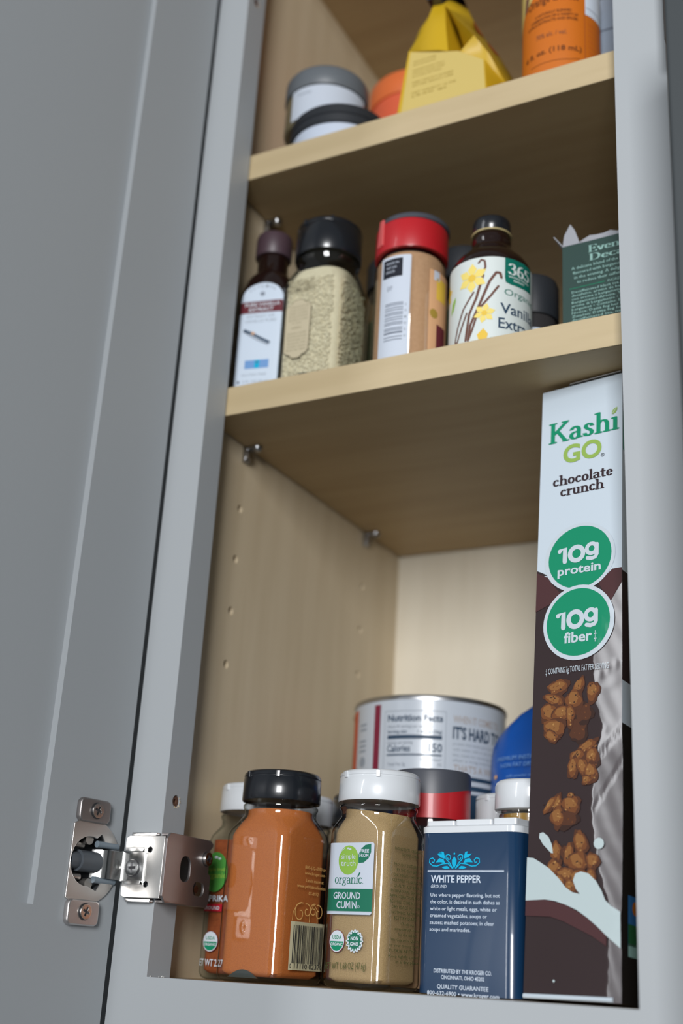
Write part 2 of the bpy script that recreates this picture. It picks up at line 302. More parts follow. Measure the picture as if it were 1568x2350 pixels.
class Print:
    def __init__(s): s.p = []; s.m = []
    def mi(s, m):
        if m not in s.m: s.m.append(m)
        return s.m.index(m)
    def poly(s, pts, m, lay=1): s.p.append((list(pts), s.mi(m), lay)); return s
    def rect(s, x0, y0, x1, y1, m, lay=1, r=0):
        if r: return s.poly(rr2(x0, x1, y0, y1, r, 4), m, lay)
        return s.poly([(x0, y0), (x1, y0), (x1, y1), (x0, y1)], m, lay)
    def disc(s, cx, cy, rx, m, lay=1, ry=None, n=28):
        ry = ry or rx; return s.poly([(cx + rx * cos(2 * pi * k / n), cy + ry * sin(2 * pi * k / n)) for k in range(n)], m, lay)
    def ring(s, cx, cy, r, wd, m, lay=1, n=28):
        for k in range(n):
            a, b = 2 * pi * k / n, 2 * pi * (k + 1) / n
            s.poly([(cx + r * cos(a), cy + r * sin(a)), (cx + r * cos(b), cy + r * sin(b)), (cx + (r - wd) * cos(b), cy + (r - wd) * sin(b)), (cx + (r - wd) * cos(a), cy + (r - wd) * sin(a))], m, lay)
        return s
    def stroke(s, pts, wd, m, lay=1, wy=None, taper=False):
        """pen stroke as one continuous ribbon; elliptical nib wd x wy"""
        a, b = wd / 2, (wy or wd) / 2; n = len(pts); s.k = (getattr(s, 'k', 0) + 1) % 5; lay = lay + 0.09 * s.k
        closed = n > 3 and abs(pts[0][0] - pts[-1][0]) < 1e-6 and abs(pts[0][1] - pts[-1][1]) < 1e-6
        def off(dx, dy):
            l = sqrt(dx * dx + dy * dy) or 1; nx, ny = -dy / l, dx / l; h = sqrt(a * a * nx * nx + b * b * ny * ny) or 1
            return a * a * nx / h, b * b * ny / h
        LR = []
        for i in range(n):
            p, q = (pts[i - 1] if i else (pts[-2] if closed else pts[0])), (pts[i + 1] if i < n - 1 else (pts[1] if closed else pts[-1]))
            ox, oy = off(q[0] - p[0], q[1] - p[1]); x, y = pts[i]; LR.append(((x + ox, y + oy), (x - ox, y - oy)))
        for i in range(n - 1): s.poly([LR[i][0], LR[i + 1][0], LR[i + 1][1], LR[i][1]], m, lay)
        if not closed:
            for i, q, sg in ((0, 1, -1), (n - 1, n - 2, -1)):
                dx, dy = pts[q][0] - pts[i][0], pts[q][1] - pts[i][1]; l = sqrt(dx * dx + dy * dy) or 1; dx, dy = -dx / l, -dy / l
                h = sqrt(a * a * dx * dx + b * b * dy * dy) or 1; tip = (pts[i][0] + a * a * dx / h, pts[i][1] + b * b * dy / h)
                (l1, r1) = LR[i]; mid = lambda e: (e[0] * 0.45 + tip[0] * 0.55 + dx * 0, e[1] * 0.45 + tip[1] * 0.55)
                k1 = ((l1[0] + tip[0] - pts[i][0] * 1) , (l1[1] + tip[1] - pts[i][1] * 1)); k2 = ((r1[0] + tip[0] - pts[i][0]), (r1[1] + tip[1] - pts[i][1]))
                c1 = (l1[0] * .29 + k1[0] * .71 - (k1[0] - tip[0]) * .29, l1[1] * .29 + k1[1] * .71 - (k1[1] - tip[1]) * .29); c2 = (r1[0] * .29 + k2[0] * .71 - (k2[0] - tip[0]) * .29, r1[1] * .29 + k2[1] * .71 - (k2[1] - tip[1]) * .29)
                s.poly([l1, c1, tip, c2, r1], m, lay)
        return s
    def text(s, t, x0, x1, base, cap, m, lay=2, bold=0.0, shear=0.0, res=2, y1=None):
        """sans text fitted between x0 and x1, cap height cap; y1 = baseline at the right end"""
        tr, a, b = glyph_tris(t, bold, shear, res); k = (x1 - x0) / max(1e-6, b - a); c = cap / 0.72
        sl = 0 if y1 is None else (y1 - base) / (x1 - x0)
        for tri in tr: s.poly([(x0 + (x - a) * k, base + y * c + sl * (x - a) * k) for x, y in tri], m, lay)
        return s
    def serif(s, t, x0, x1, base, cap, m, lay=2, thick=0.15, thin=0.07, slope=0.0, gap=0.0):
        W = sum(SER[c][0] + gap for c in t) - gap; k = (x1 - x0) / W; x = 0
        for c in t:
            wd, st = SER[c]
            for l in st:
                s.stroke([(x0 + (x + px) * k, base + py * cap + slope * (x + px) * k) for px, py in l], thick * k * 1.0, m, lay, wy=thin * cap)
            x += wd + gap
        return s
    def build(s, name, parent, f, seg=None, vseg=None):
        """f(u_m, v_m, off) -> local point; seg = largest step in mm along u for bent surfaces"""
        bm = bmesh.new()
        for pts, mi, lay in s.p:
            vs = [bm.verts.new((x, y, lay)) for x, y in pts]
            try: fc = bm.faces.new(vs); fc.material_index = mi
            except ValueError: pass
        if seg:
            bmesh.ops.triangulate(bm, faces=[fc for fc in bm.faces if len(fc.verts) > 4])
            xs = [v.co.x for v in bm.verts]; x = min(xs) + seg
            while x < max(xs):
                bmesh.ops.bisect_plane(bm, geom=bm.verts[:] + bm.edges[:] + bm.faces[:], plane_co=(x, 0, 0), plane_no=(1, 0, 0)); x += seg
        if vseg:
            ys = [v.co.y for v in bm.verts]; y = min(ys) + vseg
            while y < max(ys):
                bmesh.ops.bisect_plane(bm, geom=bm.verts[:] + bm.edges[:] + bm.faces[:], plane_co=(0, y, 0), plane_no=(0, 1, 0)); y += vseg
        for v in bm.verts:
            v.co = Vector(f(v.co.x / 1000, v.co.y / 1000, 0.00006 + 0.00007 * v.co.z))
        me = bpy.data.meshes.new(name); bm.to_mesh(me); bm.free()
        for x in s.m: me.materials.append(x)
        o = bpy.data.objects.new(name, me); COL.objects.link(o); o.parent = parent
        return o
def flatmap(O, X, Y, N):
    O, X, Y, N = Vector(O), Vector(X), Vector(Y), Vector(N)
    return lambda u, v, o: O + X * u + Y * v + N * o
def cylmap(r):   # u = arc length from the side facing -y towards +x
    return lambda u, v, o: ((r + o) * sin(u / r), -(r + o) * cos(u / r), v)
def rrmap(hs, r, side='front'):   # face of a rounded square prism of half size hs, u from its left edge
    def f(u, v, o):
        w_ = 2 * hs; sag = 0
        nx = 0
        e = min(u, w_ - u)
        if e < r:
            t = (r - max(e, 0)) / r; sag = r - r * sqrt(max(0, 1 - t * t)); nx = t * (-1 if u < hs else 1)
        a, b = -hs + u + nx * o, -hs + sag - o * sqrt(max(0, 1 - nx * nx))
        return (a, b, v) if side == 'front' else (-b, a, v)
    return f
def barcode(P, x0, x1, y0, y1, m, lay=3, vert=True, seed=3, n=30):
    rnd = random.Random(seed); L = (x1 - x0) if vert else (y1 - y0); ws = [rnd.choice((1, 1, 1, 2)) if i % 2 == 0 else rnd.choice((1, 1.5, 2, 3)) for i in range(2 * n)]; k = L / sum(ws); t = 0
    for i, q in enumerate(ws):
        if i % 2 == 0:
            if vert: P.rect(x0 + t * k, y0, x0 + (t + q) * k, y1, m, lay)
            else: P.rect(x0, y0 + t * k, x1, y0 + (t + q) * k, m, lay)
        t += q

# ================================================================== CABINET
W = 0.2413; TF = 0.0192; XL = -0.0149; XR = W + 0.0149; YB = 0.2911; ZT = 0.7049
def struct(o): o['kind'] = 'structure'; return o
cab = thing('wall_cabinet', 'tall grey painted wall cabinet with pale maple inside and its door swung open at left', 'cabinet')
fo = boxo('face_frame_stile', -0.0223, 0, 0, TF, -0.0381, 0.743, PAINT, cab)
boxo('gap_shade_strip', -0.0600, -0.0224, 0.0150, TF, -0.0381, 0.743, mat('painted_gap_shade', (0.03, 0.036, 0.04, 1), 0.7), cab)  # added strip, coloured near black to stand for shade in the door gap
bm = bmesh.new()
for z in (0.0852, 0.6071):
    prism(bm, circ(0.0094, z, 0.0031, 20), (-0.016, 0, 0), (0, 1, 0), (0, 0, 1), (1, 0, 0), 0, 0.02)
cut(fo, bm)
for z, nm in ((0.0852, 0), (0.6071, 1)):
    bm = bmesh.new(); prism(bm, circ(0.0094, z, 0.0031, 20), (-0.0162, 0, 0), (0, 1, 0), (0, 0, 1), (1, 0, 0), 0, 0.0156, [circ(0.0094, z, 0.0013, 8)])
    o = link('screw_hole', bm, RAWWOOD, cab); o['label'] = 'raw wood screw hole'
    bm = bmesh.new()
    for k in range(16):
        a = random.uniform(-2.1, 1.3); r0 = 0.0029; L = random.uniform(0.0004, 0.0016); b = a + random.uniform(-0.6, 0.6)
        p0 = Vector((0.0001, 0.0094 + r0 * cos(a), z + r0 * sin(a))); p1 = p0 + Vector((0.0004, cos(b) * L, sin(b) * L)); n = Vector((0, -sin(b), cos(b))) * 0.00022
        q = [bm.verts.new(p) for p in (p0 - n, p0 + n, p1, p0 + Vector((0.0003, 0, 0)))]
        bm.faces.new((q[0], q[1], q[2])); bm.faces.new((q[1], q[3], q[2])); bm.faces.new((q[3], q[0], q[2]))
    link('splinter', bm, SPLINT, cab)
boxo('face_frame_stile', W, W + 0.0381, 0, TF, -0.0381, 0.743, PAINT, cab)
boxo('bottom_rail', 0, W, 0, TF, -0.0381, 0.0, PAINT, cab)
boxo('top_rail', 0, W, 0, TF, 0.705, 0.743, PAINT, cab, 0.0004)
# little chips of torn paint at the inner corner of the left stile
bm = bmesh.new()
for y, s in ((0.0025, 0.0005), (0.0095, 0.0003), (0.0120, 0.0006), (0.0135, 0.0003)):
    v = [bm.verts.new(p) for p in ((0.00012, y - s, 0.0001), (0.00012, y + s, 0.0001), (0.0004, y + s * 0.3, s * 1.5), (0.0007, y, 0.0001))]
    bm.faces.new((v[0], v[1], v[2])); bm.faces.new((v[0], v[2], v[3])); bm.faces.new((v[1], v[3], v[2]))
link('paint_chip', bm, mat('chipped_paint', (0.6, 0.6, 0.58, 1), 0.6), cab)
sp = boxo('side_panel', XL - 0.0127, XL, TF, YB, -0.0127, 0.72, MAPLE_V, cab)
bm = bmesh.new()
for y in (0.0660, 0.2322):
    for k in range(4):
        z = 0.26927 - 0.0324 * k
        prism(bm, circ(y, z, 0.0026, 14), (XL - 0.0095, 0, 0), (0, 1, 0), (0, 0, 1), (1, 0, 0), 0, 0.02)
cut(sp, bm)
boxo('side_panel', XR, XR + 0.0127, TF, YB, -0.0127, 0.72, MAPLE_V, cab)
boxo('back_panel', XL - 0.0127, XR + 0.0127, YB, YB + 0.006, -0.0127, 0.72, MAPLE_B, cab)
boxo('bottom_panel', XL, XR, TF, YB, -0.0127, 0.0, MAPLE_H, cab)
boxo('top_panel', XL, XR, TF, YB, ZT, ZT + 0.0127, MAPLE_H, cab)

# ---- door, opened about 97 degrees
a97 = radians(97); U = Vector((cos(a97), -sin(a97), 0)); Mn = Vector((-U.y, U.x, 0)); Zv = Vector((0, 0, 1)); O0 = Vector((-0.0213, -0.005, 0))
dz0, dz1, dW, sw = -0.026, 0.728, 0.2667, 0.0524
def dprism(name, u0, u1, z0, z1, t0, t1, m, par, bevel=0.0, holes=()):
    bm = bmesh.new(); prism(bm, [(u0, z0), (u1, z0), (u1, z1), (u0, z1)], O0, U, Zv, Mn, t0, t1, holes); return link(name, bm, m, par, bevel=bevel)
door = thing('door_tmp', 'x', 'x'); bpy.data.objects.remove(door)
bm = bmesh.new()
prism(bm, [(0, dz0), (sw, dz0), (sw, dz1), (0, dz1)], O0, U, Zv, Mn, -0.012, 0, [circ(0.0188, 0.0515, 0.0146, 40)])
prism(bm, [(0, dz0), (sw, dz0), (sw, dz1), (0, dz1)], O0, U, Zv, Mn, -0.019, -0.012)
prism(bm, [(dW - sw, dz0), (dW, dz0), (dW, dz1), (dW - sw, dz1)], O0, U, Zv, Mn, -0.019, 0)
prism(bm, [(sw, dz0), (dW - sw, dz0), (dW - sw, 0.029), (sw, 0.029)], O0, U, Zv, Mn, -0.019, 0)
prism(bm, [(sw, dz1 - 0.055), (dW - sw, dz1 - 0.055), (dW - sw, dz1), (sw, dz1)], O0, U, Zv, Mn, -0.019, 0)
doorp = link('cabinet_door', bm, PAINTD, cab)
dprism('recessed_panel', sw, dW - sw, 0.029, dz1 - 0.055, -0.012, -0.0041, PAINTD, doorp)

# ---- hinge
hg = bpy.data.objects.new('hinge', None); COL.objects.link(hg); hg.parent = cab; hg['label'] = 'nickel concealed cabinet hinge'
def darc(cu, cz, r, a0, a1, n): return [(cu + r * cos(radians(a0 + (a1 - a0) * k / n)), cz + r * sin(radians(a0 + (a1 - a0) * k / n))) for k in range(n + 1)]
cu, cz = 0.0205, 0.0515
# C-shaped cup plate (u grows towards the door's middle)
outer = darc(cu, cz, 0.0200, 154, 90, 10) + [(0.030, 0.0705), (0.0338, 0.0685), (0.0338, 0.0335), (0.030, 0.0325)] + darc(cu, cz, 0.0200, 270, 206, 10)
inner = [(0.0035, cz - 0.0087), (0.0115, cz - 0.0092), (0.0145, cz - 0.0135)] + darc(cu + 0.001, cz, 0.0118, 250, 360, 8)[1:] + darc(cu + 0.001, cz, 0.0118, 0, 110, 8)[1:] + [(0.0145, cz + 0.0135), (0.0115, cz + 0.0092), (0.0035, cz + 0.0087)]
bm = bmesh.new(); prism(bm, outer + inner, O0, U, Zv, Mn, 0.0, 0.0011); link('cup_plate', bm, mat('cup_plate_nickel', (0.62, 0.60, 0.58, 1), 0.40, metal=1.0, bump=0.04, bscale=500), hg, bevel=0.0003)
bm = bmesh.new(); prism(bm, circ(cu - .0017, cz, 0.0145, 40), O0, U, Zv, Mn, -0.0118, 0.0, [circ(cu - .0017, cz, 0.0136, 40)]); prism(bm, circ(cu - .0017, cz, 0.0140, 40), O0, U, Zv, Mn, -0.0119, -0.011)
link('hinge_cup', bm, mat('cup_grey', (0.20, 0.21, 0.225, 1), 0.35, metal=0.7), hg)
bm = bmesh.new(); X = lambda u, z, t: O0 + U * u + Zv * z + Mn * t
tube(bm, [X(0.032, cz, -0.003), X(0.0262, cz, -0.003)], 0.0042, 20); tube(bm, [X(0.0263, cz, -0.0025), X(0.0135, cz, -0.0025)], 0.0052, 24)
link('soft_close_damper', bm, DAMP, hg, True)
bm = bmesh.new()
for z in (cz + 0.0087, cz - 0.0083): tube(bm, [X(0.0165, z, 0.0002), X(0.0022, z, 0.0002)], 0.00165, 14)
link('hinge_pin', bm, PINBL, hg, True)
bm = bmesh.new()
for u_, z in ((0.021, cz + 0.0105), (0.0185, cz - 0.0105)): tube(bm, [X(u_, z, -0.006), X(u_, z, -0.0005)], 0.0026, 14)
tube(bm, [X(0.028, cz + 0.0075, -0.004), X(0.022, cz + 0.0075, -0.004)], 0.0016, 10); tube(bm, [X(0.028, cz - 0.0075, -0.004), X(0.022, cz - 0.0075, -0.004)], 0.0016, 10)
tube(bm, [X(0.030, cz + 0.004, -0.006), X(0.030, cz - 0.004, -0.006)], 0.003, 10)
link('rivet', bm, mat('rivet_metal', (0.40, 0.38, 0.36, 1), 0.35, metal=0.9), hg, True)
def cross_screw(O, Xa, Ya, N, r, m, par, deep=0.0009, rot=0.35):
    bm = bmesh.new(); b_, c_ = r * 0.16, r * 0.62
    cr = [(-b_, -c_), (b_, -c_), (b_, -b_), (c_, -b_), (c_, b_), (b_, b_), (b_, c_), (-b_, c_), (-b_, b_), (-c_, b_), (-c_, -b_), (-b_, -b_)]
    cr = [(x * cos(rot) - y * sin(rot), x * sin(rot) + y * cos(rot)) for x, y in cr]
    prism(bm, circ(0, 0, r, 28), O, Xa, Ya, N, 0, deep, [cr]); o = link('screw', bm, m, par, bevel=0.00012)
    bm = bmesh.new(); prism(bm, circ(0, 0, r * 1.12, 28), O, Xa, Ya, N, -0.0001, 0.00006); q = link('screw_recess', bm, DKMETAL, par)
    return o
for z0, z1, zs in ((0.0698, 0.0812, 0.0756), (0.0213, 0.0333, 0.0278)):
    bm = bmesh.new(); prism(bm, rr2(0.0124, 0.0332, z0, z1, 0.0028, 5), O0, U, Zv, Mn, 0.0, 0.0034); link('mounting_tab', bm, mat('tab_nickel', (0.58, 0.55, 0.54, 1), 0.42, metal=1.0) if zs < 0.05 else BRONZE, hg, bevel=0.0009)
    cross_screw(X(0.0222, zs, 0.0036), U, Zv, Mn, 0.0036, NICKEL, hg)
# arm: strap bent out of the cup and across to the base
bm = bmesh.new()
path = [X(0.0150, 0, -0.004), X(0.0125, 0, 0.0005), X(0.0100, 0, 0.0023), X(0.0045, 0, 0.0030), X(-0.0005, 0, 0.0040), Vector((-0.0176, -0.0066, 0)), Vector((-0.0150, -0.0068, 0)), Vector((-0.0036, -0.0068, 0))]
prof = []
for i, p in enumerate(path):
    d = (path[min(i + 1, len(path) - 1)] - path[max(i - 1, 0)]).normalized(); n = Vector((d.y, -d.x, 0)) * 0.0007
    hw = 0.0068 if i < 4 else 0.0074
    zz = cz - 0.0005
    prof.append([(p.x + n.x, p.y + n.y, zz - hw), (p.x + n.x, p.y + n.y, zz + hw), (p.x - n.x, p.y - n.y, zz + hw), (p.x - n.x, p.y - n.y, zz - hw)])
loft(bm, prof); link('hinge_arm', bm, NICKEL2, hg, bevel=0.0003)
# base wrapped round the frame
Xf = (1, 0, 0); Nf = (0, -1, 0)
zb0, zb1 = 0.0362, 0.0660
bm = bmesh.new()
prism(bm, [(-0.0168, zb0 + 0.001), (-0.0150, zb0), (0.0068, zb0), (0.0068, zb1), (-0.0150, zb1), (-0.0168, zb1 - 0.001)], (0, 0, 0), Xf, (0, 0, 1), Nf, 0.0050, 0.0062,
      [rr2(-0.0160, -0.0040, cz - 0.0070, cz + 0.0060, 0.001, 3), circ(-0.0015, cz + 0.0078, 0.0014, 12), circ(-0.0022, cz - 0.0088, 0.0014, 12)])
prism(bm, [(-0.0150, zb0), (0.0068, zb0), (0.0068, zb0 + 0.0011), (-0.0150, zb0 + 0.0011)], (0, 0, 0), Xf, (0, 0, 1), Nf, 0.0005, 0.0052)
prism(bm, [(-0.0150, zb1 - 0.0011), (0.0068, zb1 - 0.0011), (0.0068, zb1), (-0.0150, zb1)], (0, 0, 0), Xf, (0, 0, 1), Nf, 0.0005, 0.0052)
link('base_front', bm, NICKEL, hg, bevel=0.0004)
bm = bmesh.new()
for s_ in (0, 1):
    z = zb0 - 0.0020 if s_ == 0 else zb1 + 0.0002
    prism(bm, [(-0.0155, z), (-0.0002, z), (-0.0002, z + 0.0018), (-0.0155, z + 0.0018)], (0, 0, 0), Xf, (0, 0, 1), Nf, 0.0004, 0.0040)
    z = cz + 0.0065 if s_ else cz - 0.0092
    prism(bm, rr2(-0.0135, -0.0040, z, z + 0.0022, 0.0006, 3), (0, 0, 0), Xf, (0, 0, 1), Nf, 0.0058, 0.0084)
link('base_rail', bm, NICKEL2, hg, bevel=0.0003)
cross_screw(Vector((-0.0102, -0.0076, cz - 0.0012)), Vector(Xf), Vector((0, 0, 1)), Vector(Nf), 0.0040, NICKEL2, hg, rot=0.05)
Ys = (0, 1, 0); Ns = (1, 0, 0)
zs0, zs1 = 0.0345, 0.0680
bm = bmesh.new()
prism(bm, [(-0.0058, zs0 + 0.003), (-0.003, zs0), (0.033, zs0), (0.0352, zs0 + 0.002), (0.0352, 0.0500), (0.0330, 0.0515), (0.0330, 0.0630), (0.0355, 0.0650), (0.0355, zs1 - 0.0015), (0.033, zs1), (-0.003, zs1), (-0.0058, zs1 - 0.003)], (0, 0, 0), Ys, (0, 0, 1), Ns, 0.0068, 0.0082,
      [rr2(0.0075, 0.0165, 0.0455, 0.0580, 0.0040, 6), rr2(0.0205, 0.0300, 0.0395, 0.0465, 0.0030, 6)])
for z in (zs0, zs1 - 0.0012):
    prism(bm, [(-0.0005, z), (0.030, z), (0.030, z + 0.0012), (-0.0005, z + 0.0012)], (0, 0, 0), Ys, (0, 0, 1), Ns, 0.0004, 0.0070)
link('base_side', bm, BRONZE, hg, bevel=0.0007)
bm = bmesh.new(); prism(bm, [(0.0, zs0 + 0.0015), (0.0330, zs0 + 0.0015), (0.0330, 0.0500), (0.0310, 0.0515), (0.0310, zs1 - 0.0015), (0.0, zs1 - 0.0015)], (0, 0, 0), Ys, (0, 0, 1), Ns, 0.0002, 0.0010); link('backing_plate', bm, DKMETAL, hg)
cross_screw(Vector((0.0082, 0.0300, 0.0585)), Vector(Ys), Vector((0, 0, 1)), Vector(Ns), 0.0034, NICKEL2, hg, deep=0.0018)
bm = bmesh.new(); tube(bm, [(0.002, 0.0245, 0.043), (0.0072, 0.0245, 0.043)], 0.0020, 14); link('adjusting_post', bm, NICKEL2, hg, True)

# ---- unidentified dark panel at right; lower box brought forward to shade the right stile
bm = bmesh.new(); box(bm, 0.2864, 0.62, -0.085, -0.0005, -0.25, 0.452); box(bm, 0.2722, 0.62, -0.022, -0.0005, 0.4522, 1.0); pn = link('dark_panel', bm, DARK, None, bevel=0.0025); pn['label'] = 'dark slate grey upright panel standing proud at the right of the cabinet frame'; pn['kind'] = 'structure'

# ---- shelves
def shelf(z, lab):
    t = thing('cabinet_shelf', lab, 'shelf', (0, 0, z), group='adjustable maple shelves')
    boxo('board', XL + 0.0014, XR - 0.0014, 0.0216, YB - 0.003, -0.0183, 0, MAPLE_H, t)
    boxo('edge_band', XL + 0.0014, XR - 0.0014, 0.0206, 0.0216, -0.0183, 0, MAPLE_E, t, 0.0003)
    return t
Z2, Z1 = 0.3281, 0.4931
shelf(Z2, 'lower of the two maple shelves, carrying sesame seeds and vanilla extract'); shelf(Z1, 'upper of the two maple shelves, carrying the yellow bag and the orange bottle')
def pin(y, zb, lab):
    t = thing('shelf_pin', lab, 'shelf pin', (XL, y, zb), group='metal shelf pins')
    bm = bmesh.new(); prism(bm, [(0.0, 0), (0.0112, 0), (0.0112, 0.0), (0.0112, -0.0014), (0.0035, -0.0016), (0.0030, -0.0085), (0.0010, -0.0100), (0.0, -0.0100)][:2] + [(0.0112, -0.0014), (0.0040, -0.0022), (0.0026, -0.0095), (0.0, -0.0105)], (0, -0.0028, 0), (1, 0, 0), (0, 0, 1), (0, 1, 0), 0, 0.0056)
    link('bracket', bm, CHROME, t, bevel=0.0006)
    bm = bmesh.new(); tube(bm, [(-0.006, 0, -0.0052), (0.0022, 0, -0.0052)], 0.0024, 14); tube(bm, [(0.0022, 0, -0.0052), (0.0045, 0, -0.0052)], 0.0033, 14); link('peg', bm, CHROME, t, True)
    bm = bmesh.new(); lathe(bm, [(0, -0.0040), (0.0022, -0.0036), (0.0030, -0.0022), (0.0032, -0.0010)], 16, (0.0088, 0)); link('pad', bm, CHROME, t, True)
pin(0.0660, Z2 - 0.0183, 'front metal pin under the lower shelf, on the left cabinet wall')
pin(0.2322, Z2 - 0.0183, 'rear metal pin under the lower shelf, near the back corner')
pin(0.0660, Z1 - 0.0183, 'metal pin under the upper shelf, above the dark vanilla bottle')

# ================================================================== JARS
def square_jar(name, label, cat, loc, rot, s, sh, glassm, powm, fill, capm, cap_r=0.0206, neck=0.0848, cap0=0.0884, cap1=0.1037, group=None, cr=0.0066, tilt=0.0, pontil=False):
    t = thing(name, label, cat, loc, rot, group); h = s / 2; nr = cap_r - 0.0018
    sp_ = [(h - 0.003, h - 0.003, cr, 0.0), (h - 0.0008, h - 0.0008, cr, 0.0012), (h, h, cr, 0.0035), (h, h, cr, 0.0045), (h, h, cr, sh - 0.004), (h, h, cr, sh - 0.001)]
    for k in range(1, 9):
        f = k / 8; e = h + (nr - h) * (1 - cos(f * pi / 2)) if h > nr else h + (nr - h) * f
        hh = h - (h - nr) * (f ** 1.1) ; r = cr + (hh - cr) * min(1, f * 1.15)
        if h < nr: hh = h + (nr - h) * f
        sp_.append((hh, hh, min(r, hh), sh + (neck - 0.003 - sh) * f ** 0.85))
    sp_ += [(nr, nr, nr, neck - 0.001), (nr + 0.0006, nr + 0.0006, nr, neck + 0.0004), (nr + 0.0006, nr + 0.0006, nr, neck + 0.0016), (nr - 0.0006, nr - 0.0006, nr, neck + 0.0024), (nr - 0.0006, nr - 0.0006, nr, cap0 + 0.003)]
    rloft('glass_body', sp_, glassm, t, n=8, ang=1.2, ct=False)
    i = 0.0021; hs = h - i
    sc = [(hs - 0.002, hs - 0.002, cr, 0.0030), (hs, hs, cr - 0.001, 0.0048), (hs, hs, cr - 0.001, 0.0058)]
    top = min(fill, sh - 0.001); sc.append((hs, hs, cr - 0.001, top))
    if fill > sh:
        for k in range(1, 8):
            z = sh + (fill - sh) * k / 7; q = (z - sh) / (neck - 0.003 - sh); q = min(1, q); f = q ** (1 / 0.85)
            hh = (h - (h - nr) * (f ** 1.1)) - i if h >= nr else hs; r = cr + (hh - cr) * min(1, f * 1.15)
            sc.append((hh, hh, min(r, hh), z))
    bm = bmesh.new()
    loft(bm, [[(x, y, z + (tilt * x / h if k == len(sc) - 1 else 0)) for x, y in rrect(a, b, r, 8)] for k, (a, b, r, z) in enumerate(sc)])
    link('contents', bm, powm, t, True, 1.0)
    cp = latheo('cap', [(0, cap0 + 0.001), (cap_r - 0.001, cap0 + 0.001), (cap_r - 0.0003, cap0), (cap_r, cap0 + 0.0006), (cap_r - 0.0002, cap1 - 0.0038), (cap_r - 0.0004, cap1 - 0.0036), (cap_r - 0.0004, cap1 - 0.0030), (cap_r - 0.0002, cap1 - 0.0028), (cap_r - 0.0005, cap1 - 0.0014), (cap_r - 0.0016, cap1 - 0.0003), (cap_r - 0.0035, cap1), (0, cap1)], capm, t, 72, ang=0.9)
    bm = bmesh.new()
    for a in (-0.35, 0.55):
        x, y = (cap_r) * sin(a), -(cap_r) * cos(a)
        d = Vector((sin(a), -cos(a), 0)); tt = Vector((cos(a), sin(a), 0))
        p = Vector((x, y, cap1 - 0.0044)) - d * 0.0012
        vs = []
        for zz in (0, 0.0034):
            for ww in (-0.0011, 0.0011):
                for dd in (0, 0.0017): vs.append(bm.verts.new(p + tt * ww + d * dd + Vector((0, 0, zz))))
        for f in ((0, 1, 3, 2), (4, 6, 7, 5), (0, 4, 5, 1), (2, 3, 7, 6), (0, 2, 6, 4), (1, 5, 7, 3)): bm.faces.new([vs[i_] for i_ in f])
    link('flap_catch', bm, capm, cp, bevel=0.0003)
    if pontil:
        bm = bmesh.new(); pts = [(-0.0095 + 0.019 * k / 12, 0.0022 + 0.0038 * sin(pi * k / 12)) for k in range(13)]
        prism(bm, pts, (-0.001, -hs - 0.0003, 0), (1, 0, 0), (0, 0, 1), (0, -1, 0), 0, 0.0009); link('base_arch', bm, mat('dark_glass_base', (0.03, 0.04, 0.035, 1), 0.1, coat=0.5), t)
    return t
# --- orange seasoning jar
s = 0.0410
oj = square_jar('spice_jar', 'square glass jar of orange seasoning with black flip cap, barcode on its right side', 'jar', (0.0428, 0.0437, 0), -8, s, 0.0715, GLASS, POWO, 0.0838, BLACKP, pontil=True)
P = Print()
P.rect(9.3, 7.0, 38.0, 29.6, I_CREAM, 1); barcode(P, 11.6, 36.8, 10.2, 28.0, I_BLACK, 3, seed=11, n=27)
P.text('0', 10.2, 11.2, 7.8, 2.3, I_BLACK, 3); P.text('11110 02370', 13.8, 36.6, 7.8, 2.4, I_BLACK, 3)
P.text('800-632-6900 or', 17.9, 35.5, 55.2, 1.7, I_GOLD, 2); P.text('www.kroger.com', 17.9, 35.0, 52.5, 1.5, I_GOLD, 2)
P.text('Learn more at', 19.5, 34.0, 48.9, 1.7, I_GOLD, 2); P.text('www.privateselection', 12.2, 36.5, 46.0, 1.7, I_GOLD, 2); P.text('07-8972', 22.0, 30.3, 42.8, 1.6, I_GOLD, 2)
def spiral(cx, cy, r, t0, turns, flip=1, n=22):
    return [(cx + flip * r * (1 - k / n * 0.8) * cos(t0 + turns * 2 * pi * k / n), cy + r * (1 - k / n * 0.8) * sin(t0 + turns * 2 * pi * k / n)) for k in range(n + 1)]
for cx, cy, r, fl in ((16, 33.8, 5.2, 1), (21.5, 35, 3.6, -1), (27, 35.5, 3.4, 1), (31, 34.6, 4.0, -1)): P.stroke(spiral(cx, cy, r, 1.2, 1.1, fl), 0.45, I_GOLD, 2)
P.stroke([(10, 30), (10.5, 34), (13, 37.5), (17, 38.8)], 0.35, I_GOLD, 2); P.stroke([(24, 30), (24, 34), (27, 38.5), (30, 36), (30.5, 30)], 0.5, I_GOLD, 2)
P.build('printed_label', oj, rrmap(s / 2, 0.0066, 'right'))
